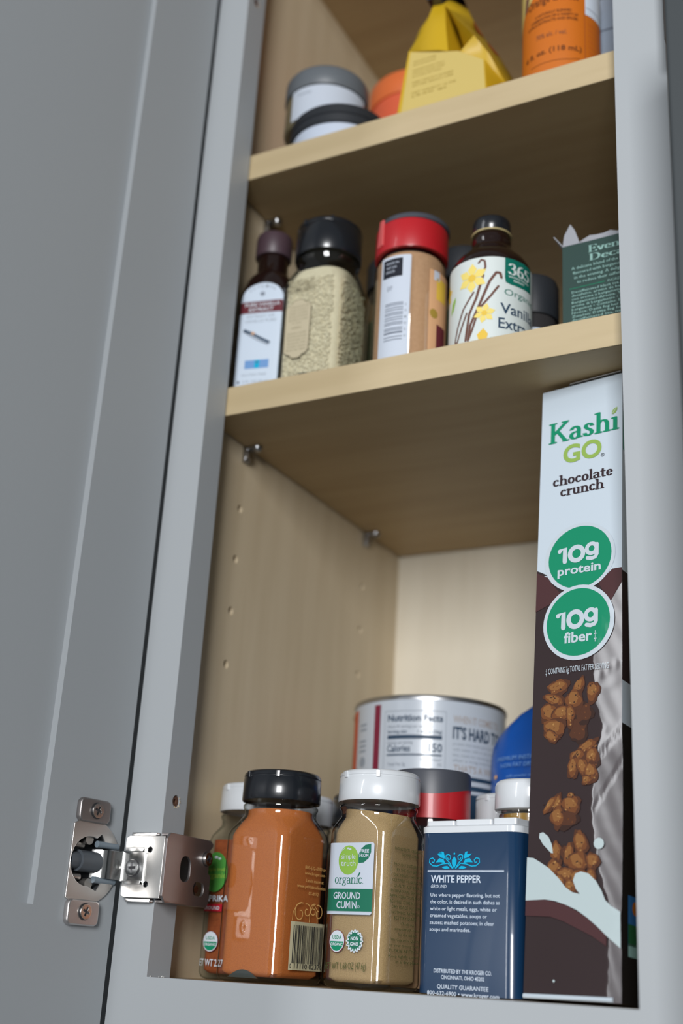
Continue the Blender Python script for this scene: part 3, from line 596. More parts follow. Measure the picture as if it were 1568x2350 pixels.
# --- cumin jar
s = 0.0367
cj = square_jar('spice_jar', 'square glass jar of brown ground cumin with white flip cap and white and green label', 'jar', (0.0998, 0.0443, 0), -8, s, 0.0730, GLASS, POWC, 0.0828, WHITEP, neck=0.0840, cap0=0.0874, cap1=0.1027, tilt=-0.0018)
P = Print()
P.rect(1.0, 33.4, 29.4, 66.8, I_LABEL, 0, r=1.2)
P.rect(1.0, 34.7, 29.4, 45.1, I_DKG, 1)
for k in range(48):
    x = 1.15 + k * 0.59; P.disc(x, 45.1, 0.22, I_DKG, 1, n=6); P.disc(x, 34.7, 0.22, I_LABEL, 2, n=6)
P.disc(14.5, 58.6, 5.9, I_LEAF, 1, ry=6.9); P.stroke([(9.2, 61.5), (10.5, 63.2), (12.3, 64.3)], 0.25, I_LABEL, 2); P.disc(14.0, 64.1, 0.7, I_LABEL, 2, ry=0.45, n=10); P.disc(15.3, 63.7, 0.7, I_LABEL, 2, ry=0.45, n=10)
P.text('simple', 10.2, 18.6, 59.2, 2.5, I_LABEL, 2); P.text('truth', 10.2, 18.8, 55.8, 2.8, I_LABEL, 2)
P.poly([(20.5, 57.2), (23.5, 57.4), (26.3, 59.4), (27.6, 62.2), (27.5, 66.2), (24.0, 65.6), (21.4, 63.6), (20.3, 61.0)], I_DKG, 1)
P.text('FREE', 21.0, 26.4, 62.0, 1.7, I_LABEL, 2, bold=0.02); P.text('FROM', 20.9, 26.2, 60.0, 1.6, I_LABEL, 2, bold=0.02)
P.serif('organIc.', 6.9, 24.2, 47.6, 4.6, I_DKG, 2, thick=0.11, thin=0.055); P.stroke([(20.6, 51.0), (21.6, 52.6)], 0.7, I_DKG, 2)
P.text('GROUND', 6.7, 22.6, 40.5, 3.2, I_LABEL, 3, bold=0.018); P.text('CUMIN', 8.8, 20.6, 36.2, 3.3, I_LABEL, 3, bold=0.018); P.ring(21.8, 37.0, 0.7, 0.2, I_LABEL, 3, 12)
def seal(P, cx, cy, rx, ry):
    P.disc(cx, cy, rx + 0.25, I_MAR3, 0, ry + 0.25); P.disc(cx, cy, rx, I_WHITE, 1, ry)
    P.poly([(cx - rx * 0.92, cy - 0.1)] + [(cx + rx * 0.92 * cos(radians(a)), cy - 0.1 + ry * 0.88 * sin(radians(a))) for a in range(180, 361, 15)], I_USDA, 2)
    P.text('USDA', cx - rx * 0.62, cx + rx * 0.62, cy + 0.9, ry * 0.36, I_USDA, 2, bold=0.02); P.text('ORGANIC', cx - rx * 0.82, cx + rx * 0.82, cy - ry * 0.42, ry * 0.27, I_WHITE, 3, bold=0.02)
seal(P, 10.1, 21.2, 4.3, 4.9)
P.poly([(20.4 + (4.6 + 0.45 * cos(16 * a)) * cos(a), 21.5 + (4.9 + 0.45 * cos(16 * a)) * sin(a)) for a in [2 * pi * k / 96 for k in range(96)]], I_WHITE, 1)
P.poly([(20.4 + (3.4 + 0.3 * cos(16 * a)) * cos(a), 21.5 + (3.7 + 0.3 * cos(16 * a)) * sin(a)) for a in [2 * pi * k / 96 for k in range(96)]], I_DKG, 2)
for k in range(16): a = 2 * pi * k / 16; P.disc(20.4 + 3.95 * cos(a), 21.5 + 4.2 * sin(a), 0.3, I_DKG, 2, n=8)
P.text('NON', 18.2, 22.6, 21.9, 1.6, I_WHITE, 3, bold=0.03); P.text('GMO', 18.0, 22.8, 19.4, 1.6, I_WHITE, 3, bold=0.03)
P.text('NET WT 1.68 OZ (47.6g)', 3.0, 27.6, 8.4, 3.2, I_OLIVE, 1, y1=9.2)
P.build('front_label', cj, rrmap(s / 2, 0.0066), 1.0)
P = Print()
for i, (tx, a, b) in enumerate([('INGREDIENTS: ORGANIC', 6.7, 31), ('GROUND CUMIN.', 13, 28), ('', 0, 0), ('PROUDLY DISTRIBUTED', 6.7, 32), ('BY THE KROGER CO.', 9, 32), ('CINCINNATI, OHIO 45202', 6, 33), ('CERTIFIED ORGANIC BY', 5.5, 32), ('QUALITY ASSURANCE', 7, 32), ('INTERNATIONAL, SAN DIEGO', 5, 33), ('REFRIGERATION NOT', 4.5, 32), ('REQUIRED. STORE IN A COOL', 4.8, 33), ('DRY PLACE. NO GMO', 6, 33), ('NOTHING ARTIFICIAL', 6, 32), ('BEST BY DATE', 8, 28), ('Check out', 14, 26), ('simpletruth.com', 9, 30), ('for the full list', 12, 29), ('We Guarantee Quality', 6, 31), ('or your money back', 5, 31), ('PLEASE RECYCLE', 5.5, 32), ('Keep tightly closed', 5, 31), ('in a dry place', 11, 31)]):
    if tx: P.text(tx, a, b, 64.2 - i * 2.45, 1.45, I_OLIVE, 1, res=1)
P.build('side_print', cj, rrmap(s / 2, 0.0066, 'right'), 1.0)
# --- paprika jar
s = 0.0370
pj = square_jar('spice_jar', 'glass jar of red paprika with white cap, partly behind the hinge and the orange jar', 'jar', (0.0078, 0.0745, 0), -3, s, 0.0725, GLASSG, POWP, 0.0716, WHITEP, cap_r=0.0195, neck=0.0835, cap0=0.0872, cap1=0.1024)
P = Print()
P.disc(8.6, 54.3, 8.0, I_GRN2, 1, ry=10.4); P.disc(8.5, 62.0, 1.2, I_WHITE, 2, ry=0.7, n=10); P.disc(10.8, 61.3, 1.0, I_WHITE, 2, ry=0.6, n=10)
P.text('simple truth', 1.5, 15.7, 54.8, 1.9, I_LEAF, 2, bold=0.02); P.text('organic', 1.2, 16.0, 51.2, 2.9, I_LEAF, 2, bold=0.015)
P.text('PAPRIKA', 0.6, 18.6, 39.2, 3.1, I_WHITE, 2, bold=0.025); P.rect(0.8, 34.0, 15.0, 37.8, I_RED, 1); P.text('GROUND', 2.6, 13.4, 34.9, 1.8, I_WHITE, 2, bold=0.02)
seal(P, 9.2, 18.8, 4.8, 5.0); P.text('NET WT 2.27 OZ', 0.3, 24.0, 6.6, 3.6, I_WHITE, 1, bold=0.01)
P.build('front_label', pj, rrmap(s / 2, 0.0066), 1.0)
# --- jars standing in the second row of the bottom shelf
square_jar('spice_jar', 'white capped glass jar mostly hidden behind the orange seasoning jar', 'jar', (0.0155, 0.1120, 0), 4, 0.033, 0.070, GLASS, POWC, 0.068, WHITEP, cap_r=0.0190, neck=0.0820, cap0=0.0850, cap1=0.1016)
square_jar('spice_jar', 'black capped glass jar behind the cumin jar, mostly hidden', 'jar', (0.0590, 0.1080, 0), -4, 0.033, 0.070, GLASS, POWP, 0.068, BLACKP, cap_r=0.0180, neck=0.0815, cap0=0.0840, cap1=0.1012)
square_jar('spice_jar', 'white capped jar behind the navy tin, just right of the red collared shaker', 'jar', (0.1400, 0.1240, 0), 0, 0.034, 0.072, GLASS, POWC, 0.070, WHITEP, cap_r=0.0190, neck=0.0820, cap0=0.0850, cap1=0.1021)
gj = thing('oil_jar', 'white capped jar with golden amber contents between the navy tin and the cereal box', 'jar', (0.1655, 0.0845, 0))
latheo('glass_body', [(0, 0), (0.0150, 0), (0.0165, 0.002), (0.0165, 0.072), (0.0155, 0.080), (0.0150, 0.0835), (0.0158, 0.0845), (0.0158, 0.0862), (0.0146, 0.0872), (0.0146, 0.092)], GLASS, gj)
latheo('contents', [(0, 0.002), (0.0148, 0.002), (0.0152, 0.071), (0.0142, 0.079), (0.0136, 0.0865), (0, 0.0865)], AMBERL, gj)
latheo('cap', [(0, 0.0885), (0.0176, 0.0885), (0.0180, 0.0890), (0.0178, 0.1005), (0.0172, 0.1022), (0.0160, 0.1032), (0, 0.1034)], WHITEP, gj, ang=0.9)
# --- round shaker with red collar (bottom shelf)
rj = thing('spice_shaker', 'clear shaker with red collar and grey lid behind the cumin jar on the bottom shelf', 'jar', (0.1083, 0.0905, 0))
def waves(r, z0, z1, amp, k, ph, seg=96, top=False):
    bm = bmesh.new(); R0, R1 = [], []
    for i in range(seg):
        a = 2 * pi * i / seg; w_ = amp * sin(k * a + ph)
        R0.append((r * cos(a), r * sin(a), z0 + (w_ if top else 0))); R1.append((r * cos(a), r * sin(a), z1 + (0 if top else w_)))
    return R0, R1
latheo('bottle', [(0, 0), (0.0185, 0), (0.0195, 0.002), (0.0195, 0.078), (0.0185, 0.084), (0.0185, 0.09)], PET, rj); latheo('contents', [(0, 0.001), (0.0182, 0.002), (0.0182, 0.068), (0, 0.068)], POWN, rj)
R0, R1 = waves(0.0206, 0.0846, 0.0990, 0.0022, 2, 0.9)
bm = bmesh.new(); loft(bm, [[(0.98 * x, 0.98 * y, z) for x, y, z in R0], R0, R1], True, True); link('collar', bm, REDP, rj, True, 0.8)
R0, R1 = waves(0.0207, 0.0990, 0.1095, 0.0022, 2, 0.9, top=True)
bm = bmesh.new(); loft(bm, [[(0.9 * x, 0.9 * y, z) for x, y, z in R0], R0, [(x, y, 0.1080) for x, y, z in R0], [(0.97 * x, 0.97 * y, 0.1098) for x, y, z in R0], [(0.6 * x, 0.6 * y, 0.1100) for x, y, z in R0]]); link('lid', bm, CHARP, rj, True, 0.8)

# --- navy tin
wT, dT = 0.054, 0.031
yaw = radians(-8.5); uT = Vector((cos(yaw), sin(yaw), 0)); vT = Vector((-sin(yaw), cos(yaw), 0)); F = Vector((0.1790, 0.0300, 0))
cT = F - uT * (wT / 2) + vT * (dT / 2)
tn = thing('spice_tin', 'navy blue rectangular tin of white pepper with white shaker lid', 'tin', cT, -8.5)
rloft('body', [(wT / 2 - 0.001, dT / 2 - 0.001, 0.006, 0), (wT / 2, dT / 2, 0.006, 0.0006), (wT / 2, dT / 2, 0.006, 0.0728), (wT / 2 - 0.0006, dT / 2 - 0.0006, 0.006, 0.0734)], NAVY, tn, n=10, ang=1.0)
ld = rloft('lid', [(wT / 2 + 0.0002, dT / 2 + 0.0002, 0.006, 0.0727), (wT / 2 + 0.0003, dT / 2 + 0.0003, 0.006, 0.0755), (wT / 2 - 0.0005, dT / 2 - 0.0005, 0.006, 0.0762)], WHITEP, tn, n=10, ang=0.7)
bm = bmesh.new()
for x0, x1, zt in ((-0.0235, -0.0080, 0.0785), (-0.0075, 0.0125, 0.0789), (0.0130, 0.0255, 0.0792)):
    prism(bm, rr2(x0, x1, -dT / 2 + 0.001, dT / 2 - 0.001, 0.0012, 3), (0, 0, 0), (1, 0, 0), (0, 1, 0), (0, 0, 1), 0.0760, zt)
link('shaker_flap', bm, WHITEP, ld, bevel=0.0004)
P = Print(); ox = 0.0
def TX(t, a, b, y, c, **k): P.text(t, a + 1.4, b + 1.4, y, c, k.pop('m', I_LBLUE), 1, **k)
P.rect(5.4, 54.7, 46.9, 55.35, I_LBLUE, 1)
TX('WHITE PEPPER', 6.0, 33.4, 49.8, 3.3, bold=0.02); TX('GROUND', 6.1, 14.8, 47.2, 1.6, shear=0.15)
for i, (t_, b_) in enumerate([('Use where pepper flavoring, but not', 43.4), ('the color, is desired in such dishes as', 43.4), ('white or light meals, eggs, white or', 41.9), ('creamed vegetables, soups or', 36.9), ('sauces; mashed potatoes; in clear', 40.6), ('soups and marinades.', 28.2)]): TX(t_, 6.0, b_, 43.3 - i * 3.08, 1.75, bold=0.006)
TX('DISTRIBUTED BY THE KROGER CO.', 9.0, 39.7, 9.7, 1.8, bold=0.012); TX('CINCINNATI, OHIO 45202', 13.0, 35.9, 7.1, 1.7, bold=0.012)
TX('QUALITY GUARANTEE', 11.0, 38.1, 2.9, 1.9, bold=0.006); TX('800-632-6900 • www.kroger.com', 5.7, 43.7, 0.1, 1.8, bold=0.008)
def orn(fl):
    c = 20.1; f = lambda x, y: (c + fl * (x), y)
    P.stroke([f(1.0, 56.3), f(3.5, 58.5), f(6.5, 58.2), f(9.5, 57.2), f(12.0, 57.4), f(13.8, 58.8), f(13.6, 60.6), f(12.0, 61.0), f(10.9, 60.0), f(11.3, 58.9), f(12.2, 59.0)], 0.5, I_CYAN, 1)
    P.stroke([f(0.8, 56.3), f(2.6, 58.8), f(4.6, 60.6), f(4.6, 62.2), f(3.2, 62.6), f(2.0, 61.8), f(2.2, 60.4), f(3.2, 60.2), f(3.6, 60.9)], 0.5, I_CYAN, 1)
    P.poly([f(5.0, 58.6), f(6.0, 60.4), f(8.4, 60.9), f(10.2, 58.9), f(7.6, 59.0)], I_CYAN, 1); P.poly([f(5.2, 61.4), f(5.9, 63.6), f(7.2, 64.0), f(7.0, 62.6), f(9.6, 62.9), f(7.6, 61.2), f(5.4, 60.6)], I_CYAN, 1)
    P.poly([f(2.4, 56.2), f(3.8, 57.3), f(5.6, 57.1), f(6.8, 56.5), f(4.8, 55.9)], I_CYAN, 1)
orn(1); orn(-1)
P.poly([(20.1, 56.0), (21.3, 58.2), (21.4, 60.0), (20.1, 61.8), (18.8, 60.0), (18.9, 58.2)], I_CYAN, 1); P.disc(20.1, 62.9, 0.5, I_CYAN, 1, n=12)
hT, rT = wT / 2, 0.006
def tinmap(u, v, o):
    e = min(u, wT - u); sag = 0
    if e < rT: t = (rT - max(e, 0)) / rT; sag = rT - rT * sqrt(max(0, 1 - t * t))
    return (-hT + u, -dT / 2 + sag - o, v)
P.build('printed_label', tn, tinmap, 1.2)

# --- cereal box
def eul(lean, pitch, yw): return Matrix.Rotation(yw, 3, 'Z') @ Matrix.Rotation(lean, 3, 'Y') @ Matrix.Rotation(pitch, 3, 'X')
kb = thing('cereal_box', 'tall narrow cereal box standing on edge, white over brown, against the right stile', 'box', (0.1818, 0.03, 0.0012))
kb.rotation_euler = eul(-0.008, -0.0769, -0.1621).to_euler()
KW, KH, KD = 0.0463, 0.3065, 0.150
# narrow face with a pressed and creased right-hand side
DE = [(0, 40), (14, 41), (24, 40.5), (36, 45), (38, 42), (45, 39.2), (55, 36), (70, 33.2), (80, 31.8), (92, 32.3), (105, 34.2), (112, 35.2), (118, 37), (125, 35.5), (133, 32.6), (150, 32), (155, 31.6), (170, 36), (180, 39), (190, 42.5), (198, 46.5), (400, 47)]
def dent_edge(z):
    for (a, p), (b, q) in zip(DE, DE[1:]):
        if a <= z <= b: return p + (q - p) * (z - a) / (b - a) + 0.35 * sin(z * 0.9) * (z < 190)
    return 47
def dent(u, z):
    """how far the worn card is pushed in (metres) at face point (mm)"""
    f = max(0.0, u - dent_edge(z)) / 1000
    if f == 0: return 0.0
    k = 0.105 if z < 108 else (0.105 - 0.068 * min(1, (z - 108) / 8))
    d = f * k
    d += 0.00002 * sin(z * 0.33 + 1.1 * sin(z * 0.11) + u * 0.7) * min(1, f * 500)
    for cz_, cu_, sl in ((148, 41, 0.5), (139, 40, -0.2), (119, 38, 0.1), (110, 39, 1.2), (98, 43, 1.6)):   # sharp creases
        t = (z - cz_) - sl * (u - cu_); d += 0.00016 * math.exp(-(t / 0.8) ** 2) * min(1, f * 500)
    return d
NU, NZ = 46, 150
NL = 24
def ug(i, z):
    e = min(dent_edge(z), KW * 1000 - 0.05)
    return e * i / NL if i <= NL else e + (KW * 1000 - e) * (i - NL) / (NU - NL)
bm = bmesh.new(); G = []
for j in range(NZ + 1):
    z = KH * 1000 * j / NZ; G.append([bm.verts.new((ug(i, z) / 1000, dent(ug(i, z), z), z / 1000)) for i in range(NU + 1)])
for j in range(NZ):
    for i in range(NU):
        z = KH * 1000 * (j + .5) / NZ; f = bm.faces.new((G[j][i], G[j][i + 1], G[j + 1][i + 1], G[j + 1][i])); f.material_index = 0 if z > 199 else (3 if i >= NL else 1)
brow = [v for v in G[0]]; Lb = [bm.verts.new((0, KD, KH * j / NZ)) for j in range(NZ + 1)]; Rb = [bm.verts.new((KW, KD, KH * j / NZ)) for j in range(NZ + 1)]
for j in range(NZ):
    z = KH * 1000 * (j + .5) / NZ
    f = bm.faces.new((G[j][0], G[j + 1][0], Lb[j + 1], Lb[j])); f.material_index = 0 if z > 203 else 1
    f = bm.faces.new((G[j][NU], Rb[j], Rb[j + 1], G[j + 1][NU])); f.material_index = 0 if (z > 197 or 120 < z < 142) else (2 if z < 120 else 1)
    f = bm.faces.new((Lb[j], Lb[j + 1], Rb[j + 1], Rb[j])); f.material_index = 0 if z > 197 else 1
f = bm.faces.new(G[NZ] + [Rb[NZ], Lb[NZ]]); f.material_index = 0
f = bm.faces.new(G[0][::-1] + [Lb[0], Rb[0]]); f.material_index = 1
link('carton', bm, [CARTW, CARTB, CARTK, CARTS], kb, True, 0.35)
bm = bmesh.new(); prism(bm, [(0.0130, 0.004), (0.0160, 0.0005), (KW - 0.001, 0.0003), (KW - 0.001, 0.045), (0.0130, 0.045)], (0, 0, KH), (1, 0, 0), (0, cos(0.10), sin(0.10)), (0, -sin(0.10), cos(0.10)), 0.0014, 0.0019); link('top_flap', bm, CARTG, kb)
bm = bmesh.new(); tube(bm, [(0.0003, -0.0001, 0.0010), (KW - 0.0035, -0.0001, 0.0012)], 0.0011, 10); link('bottom_fold', bm, CARTW, kb, True)
P = Print()
P.poly([(0, 186), (0, 201.0), (6.4, 197.6), (9, 195), (30, 194), (41.2, 197.2), (46.3, 197.4), (46.3, 200.5), (46.3, 186)][:0] or [(0, 199.0), (0.1, 201.2), (6.4, 197.8), (6.4, 196)], CARTB, 1)
P.poly([(6.2, 199.2), (0.0, 202.6), (0.0, 199.0)], CARTB, 1)
P.poly([(6.4, 197.6), (9, 194), (34, 191), (41.4, 197.3), (46.3, 197.4), (46.3, 200.2), (6.4, 200.2)], CARTW, 0)
P.poly([(0.02, 180.3), (7.4, 183.2), (14, 188.0), (9.5, 193), (6.4, 197.8), (0.02, 201.3)], I_MAROON, 2)
P.poly([(34, 191.0), (41.4, 197.2), (46.2, 197.3), (46.2, 190), (40, 180)], I_MAROON, 1)
# circles
def TENG(b, c, lay):
    wd = 2.45
    P.stroke([(12.9, b + c * 0.80), (15.8, b + c * 0.93), (15.8, b + 0.9)], wd, I_KWHITE, lay)
    P.stroke(arcp(22.2, b + c * 0.5, 3.6, c * 0.42, 0, 360, 28), wd, I_KWHITE, lay)
    P.stroke(arcp(30.4, b + c * 0.36 + 2.6, 2.6, 2.6, 0, 360, 22), wd * 0.85, I_KWHITE, lay)
    P.stroke([(33.2, b + c * 0.70 + 1.6), (33.2, b + 2.2), (32.4, b + 0.9), (30.4, b + 0.4), (28.3, b + 0.9)], wd * 0.85, I_KWHITE, lay)
P.disc(23.6, 206.4, 19.3, I_KWHITE, 3, ry=18.4, n=48); P.disc(23.8, 206.4, 17.2, I_KGREEN, 4, ry=16.6, n=48)
P.disc(23.7, 172.0, 19.0, I_KWHITE, 5, ry=19.3, n=48); P.disc(23.5, 172.2, 16.9, I_KGREEN, 6, ry=17.3, n=48)
TENG(204.0, 8.6, 7); P.text('protein', 11.9, 35.4, 197.8, 4.6, I_KWHITE, 7, bold=0.025, res=3)
TENG(169.0, 9.2, 8); P.text('fiber', 16.2, 31.2, 161.9, 5.4, I_KWHITE, 8, bold=0.025, res=3); P.text('‡', 32.2, 33.6, 162.2, 4.6, I_KWHITE, 8)
P.serif('KashI', 4.9, 44.4, 274.0, 11.8, I_KGREEN, 2, thick=0.185, thin=0.075, gap=0.07)
P.poly([(40.6, 283.3), (40.7, 284.9), (41.8, 286.3), (43.6, 287.0), (43.6, 285.4), (42.8, 283.9), (41.6, 283.2)], I_LIME, 2); P.stroke([(41.0, 283.6), (43.2, 286.4)], 0.25, I_KWHITE, 3)
P.text('GO', 13.3, 35.0, 260.9, 10.2, I_LIME, 2, bold=0.03, res=5); P.ring(35.6, 260.9, 1.0, 0.22, I_BLACK, 2, 16); P.text('R', 35.2, 36.0, 260.4, 1.0, I_BLACK, 2)
P.serif('chocolate', 7.8, 41.2, 248.4, 5.6, I_DBROWN, 2, thick=0.19, thin=0.085, gap=0.05); P.serif('crunch', 12.2, 36.4, 242.0, 5.6, I_DBROWN, 2, thick=0.19, thin=0.085, gap=0.05)
P.text('‡ CONTAINS 7g TOTAL FAT PER SERVING', 6.9, 39.8, 147.0, 3.0, I_KWHITE, 9)
rnd = random.Random(5)
def blob(x, y, rx, ry, rot, m, lay, j=0.14, n=16):
    c, s_ = cos(rot), sin(rot); k1, k2, p = rnd.uniform(2, 4), rnd.uniform(4, 7), rnd.uniform(0, 6); q = []
    for i in range(n):
        b = 2 * pi * i / n; w_ = 1 + j * sin(round(k1) * b + p) + j * 0.6 * sin(round(k2) * b + 2 * p); X_, Y_ = rx * cos(b) * w_, ry * sin(b) * w_
        q.append((x + X_ * c - Y_ * s_, y + X_ * s_ + Y_ * c))
    P.poly(q, m, lay)
def lump(x, y, rx, ry, rot=0.0, dark=0):
    global LAY
    rx *= 1.2; ry *= 1.2
    LAY += 0.16; rot = radians(rot)
    blob(x, y, rx, ry, rot, I_NUT[4 if dark else 2], LAY); blob(x - rx * 0.10, y + ry * 0.12, rx * 0.84, ry * 0.80, rot, I_NUT[2 if dark else 1], LAY + 0.04)
    if not dark: blob(x - rx * 0.16, y + ry * 0.22, rx * 0.60, ry * 0.52, rot, I_NUT[0], LAY + 0.08)
    for k in range(7 if not dark else 3):
        a = rnd.uniform(0, 2 * pi); q = rnd.uniform(0.1, 0.75); blob(x + rx * q * cos(a), y + ry * q * sin(a), rnd.uniform(0.25, 0.7), rnd.uniform(0.2, 0.45), rnd.uniform(0, 3), I_NUT[rnd.choice((3, 3, 0, 1, 4)) if not dark else 1], LAY + 0.12, n=8)
LAY = 2.0
for L_ in [(25, 118, 4.2, 5.5, 0, 1), (27.5, 126, 4.2, 4.4, 0, 1), (14, 140, 5.0, 3.4, 10), (24.5, 139, 2.3, 4.6, -28), (32, 136, 2.8, 4.8, -8), (12, 134, 5.2, 2.4, -22), (22.5, 133, 4.0, 4.4, 30), (9.5, 127.5, 4.0, 4.6, 0), (16.5, 127, 5.0, 3.2, 12), (20.5, 125.5, 2.0, 5.0, 0), (12.5, 120, 5.2, 4.2, -10), (11, 116.2, 3.6, 2.4, -30),
           (31, 104, 4.2, 4.5, 0, 1), (29.5, 110, 5.4, 2.2, 28), (24.5, 106, 3.2, 2.8, 20), (32, 105.5, 3.0, 3.4, 0), (22.5, 100.5, 2.4, 4.6, -8), (27.3, 100.5, 2.4, 4.2, 20), (31.6, 98, 2.8, 4.2, 10), (29.5, 94.5, 2.2, 2.0, 0),
           (20, 77, 4.8, 3.8, 10, 1), (11.5, 84, 4.8, 1.6, 50), (14.8, 83, 1.6, 5.0, -15), (15.2, 78, 3.2, 4.4, 0), (22, 83.5, 4.2, 3.8, -20), (21.4, 88, 1.5, 1.1, 0),
           (24, 48, 6, 5, 0, 1), (15, 62, 2.6, 4.8, 0), (19, 62, 2.0, 3.0, 0, 1), (14, 55.2, 3.4, 3.6, 10), (27, 66, 3.0, 5.2, 12), (21.3, 61, 2.2, 4.8, -8), (26, 57.5, 4.4, 4.4, -35), (33, 58, 2.8, 3.6, 0), (20, 52.5, 4.6, 2.6, 0), (26.5, 50, 4.4, 4.2, 0), (22, 47, 3.4, 3.0, 20), (16.5, 49.5, 3.0, 2.8, 0), (32, 51, 2.4, 3.6, -20)]: lump(*L_)
P.poly([(6.2, 71.2), (8.0, 71.6), (10.8, 69.5), (12.6, 66.0), (13.3, 62.0), (12.2, 62.2), (8.0, 66.2), (6.0, 69.2)], I_MILK, 9)
P.disc(35.8, 66.0, 2.4, I_MILK, 9, ry=2.5, n=18)
P.poly([(0.05, 60.4), (3.5, 60.0), (7.2, 58.0), (11.5, 55.4), (16.4, 51.0), (20, 47.0), (23.4, 44.9), (27.0, 44.2), (25, 46.4), (23.5, 50.0), (24.6, 53.0), (27.3, 53.9), (31, 53.0), (34.6, 49.9), (37.4, 45.6), (39.2, 41.6), (42, 39.2), (46.2, 36.9), (46.2, 21.9), (43, 24.4), (39.8, 26.9), (35, 31.0), (30.7, 34.2), (25.5, 37.4), (20.4, 39.5), (15, 41.1), (9.8, 41.8), (0.05, 41.3)], I_MILK, 9)
P.poly([(0.05, 41.3), (9.8, 41.8), (20.4, 39.5), (30.7, 34.2), (39.8, 26.9), (39.8, 22.6), (33, 26.6), (25.7, 29.7), (19, 32.6), (12.7, 34.4), (0.05, 34.7)], I_MAROON, 8)
P.disc(15.0, 7.6, 0.55, I_MILK, 5, n=10)
def kmap(u, v, o): return (u, dent(u * 1000, v * 1000) - o - 0.00008, v)
P.build('printed_face', kb, kmap, 1.9, 2.8)
P = Print(); P.rect(6.0, 24.0, 26, 45.0, I_SKY, 1); P.rect(6.0, 24.0, 26, 33.0, I_MEAD, 2); P.rect(6, 19.5, 26, 25.0, I_MINT, 2); P.disc(13, 40, 3.0, I_SUN, 3, n=16)
P.build('side_picture', kb, flatmap((KW, 0.0008, 0), (0, 1, 0), (0, 0, 1), (1, 0, 0)))

P = Print(); P.rect(0.05, 262, 3.0, 284, I_KGREEN, 1); P.build('side_band', kb, flatmap((KW, 0.0008, 0), (0, 1, 0), (0, 0, 1), (1, 0, 0)))
# --- tub and blue bag at the back
tb = thing('powder_tub', 'large round white tub with a nutrition panel at the back of the bottom shelf', 'tub', (0.0611, 0.19, 0))
latheo('body', [(0, 0), (0.0465, 0), (0.0478, 0.001), (0.0478, 0.1640), (0, 0.1640)], mat('tub_white', A(184, 192, 202), 0.35, coat=0.8, crough=0.14), tb, 96)
latheo('rim', [(0.0470, 0.1635), (0.0484, 0.1637), (0.0485, 0.1655), (0.0480, 0.1666), (0.0460, 0.1668), (0.0455, 0.165), (0, 0.165)], METALRIM, tb, 96)
P = Print(); k = 0.0478 * 17.4533
def D(d): return d * k
P.rect(D(-62), 2, D(-44.5), 161, I_ORG, 1); P.rect(D(-66), 90, D(-60), 140, I_NAVY, 2); P.rect(D(-20.8), 2, D(-14.8), 161.5, I_MAR3, 1)
for z in (150, 147, 140, 137, 134): P.rect(D(-39), z, D(-30), z + 1.4, I_LGREY, 1)
P.disc(D(-34), 128, 3.2, I_LGREY, 1); P.rect(D(-39), 110, D(-31), 112, I_LGREY, 1)
for (a, b, c, d) in ((-10.6, 60, -10.2, 157), (35.4, 60, 35.8, 157), (-10.6, 156.6, 35.8, 157)): P.rect(D(a), b, D(c), d, I_LGREY, 1)
P.text('Nutrition Facts', D(-8), D(33.4), 150.6, 4.0, I_NAVY, 1, bold=0.03); P.text('About 40 servings per container', D(-8), D(26), 146.6, 1.8, I_GREYT, 1); P.text('Serving size        1 scoop (36g)', D(-8), D(33), 143.4, 2.0, I_NAVY, 1, bold=0.015)
P.rect(D(-7.8), 139.9, D(33), 142.2, I_NAVY, 1); P.text('Amount per serving', D(-8), D(12), 137.0, 1.6, I_GREYT, 1, bold=0.01); P.text('Calories', D(-7.7), D(10.3), 132.3, 4.2, I_NAVY, 1, bold=0.02); P.text('150', D(23.5), D(33.2), 132.3, 5.2, I_NAVY, 1, bold=0.02)
P.rect(D(-7.8), 130.0, D(33), 130.9, I_NAVY, 1); P.text('% Daily Value*', D(18), D(33), 127.0, 1.7, I_GREYT, 1); P.text('Total Fat 2g', D(-7), D(7), 124.0, 1.9, I_GREYT, 1); P.text('3%', D(30), D(33), 124.0, 1.9, I_GREYT, 1)
P.text('WHEN IT COMES TO', D(40.9), D(84), 150.9, 4.4, I_BEIGE, 1, bold=0.01); P.text("IT'S HARD TO BE", D(40.7), D(95), 141.4, 7.2, I_NAVY, 1, bold=0.03)
for i, z in enumerate((137.5, 134.2, 130.9, 127.8)): P.text(('protein that tastes good and mixes', 'with water, milk or any drink you', 'like, made for mornings and for', 'after a long training day')[i], D(41), D(84), z, 1.7, I_LGREY, 1)
P.text("THAT'S A WHEY", D(41.8), D(84), 121.9, 4.2, I_BEIGE, 1, bold=0.01)
P.rect(D(-180), 117.2, D(180), 119.6, I_NAVY, 1); P.rect(D(-180), 111.5, D(180), 114.4, I_NAVY, 1); P.rect(D(-180), 3, D(180), 109.5, I_NAVY, 1)
P.build('printed_label', tb, cylmap(0.0478), 3.0)
bb = thing('blue_pouch', 'glossy bright blue pouch behind the cereal box', 'bag', (0.1500, 0.1730, 0))
bm = bmesh.new(); R = []
for j in range(26):
    z = 0.163 * j / 25; f = z / 0.163; hx = 0.0365 + 0.003 * sin(f * 3) if f < 0.80 else 0.0382 * (1 - ((f - 0.80) / 0.21) ** 2.2 * 0.75); hy = 0.030 * (1 - f ** 3 * 0.85)
    R.append([(x * (1 + 0.02 * sin(z * 150 + i)), y * (1 + 0.06 * sin(z * 220 + i * 2)), z) for i, (x, y) in enumerate(rrect(hx, hy, min(hx, hy) * 0.9, 5))])
loft(bm, R); link('pouch', bm, BLUEF, bb, True, 2.0)
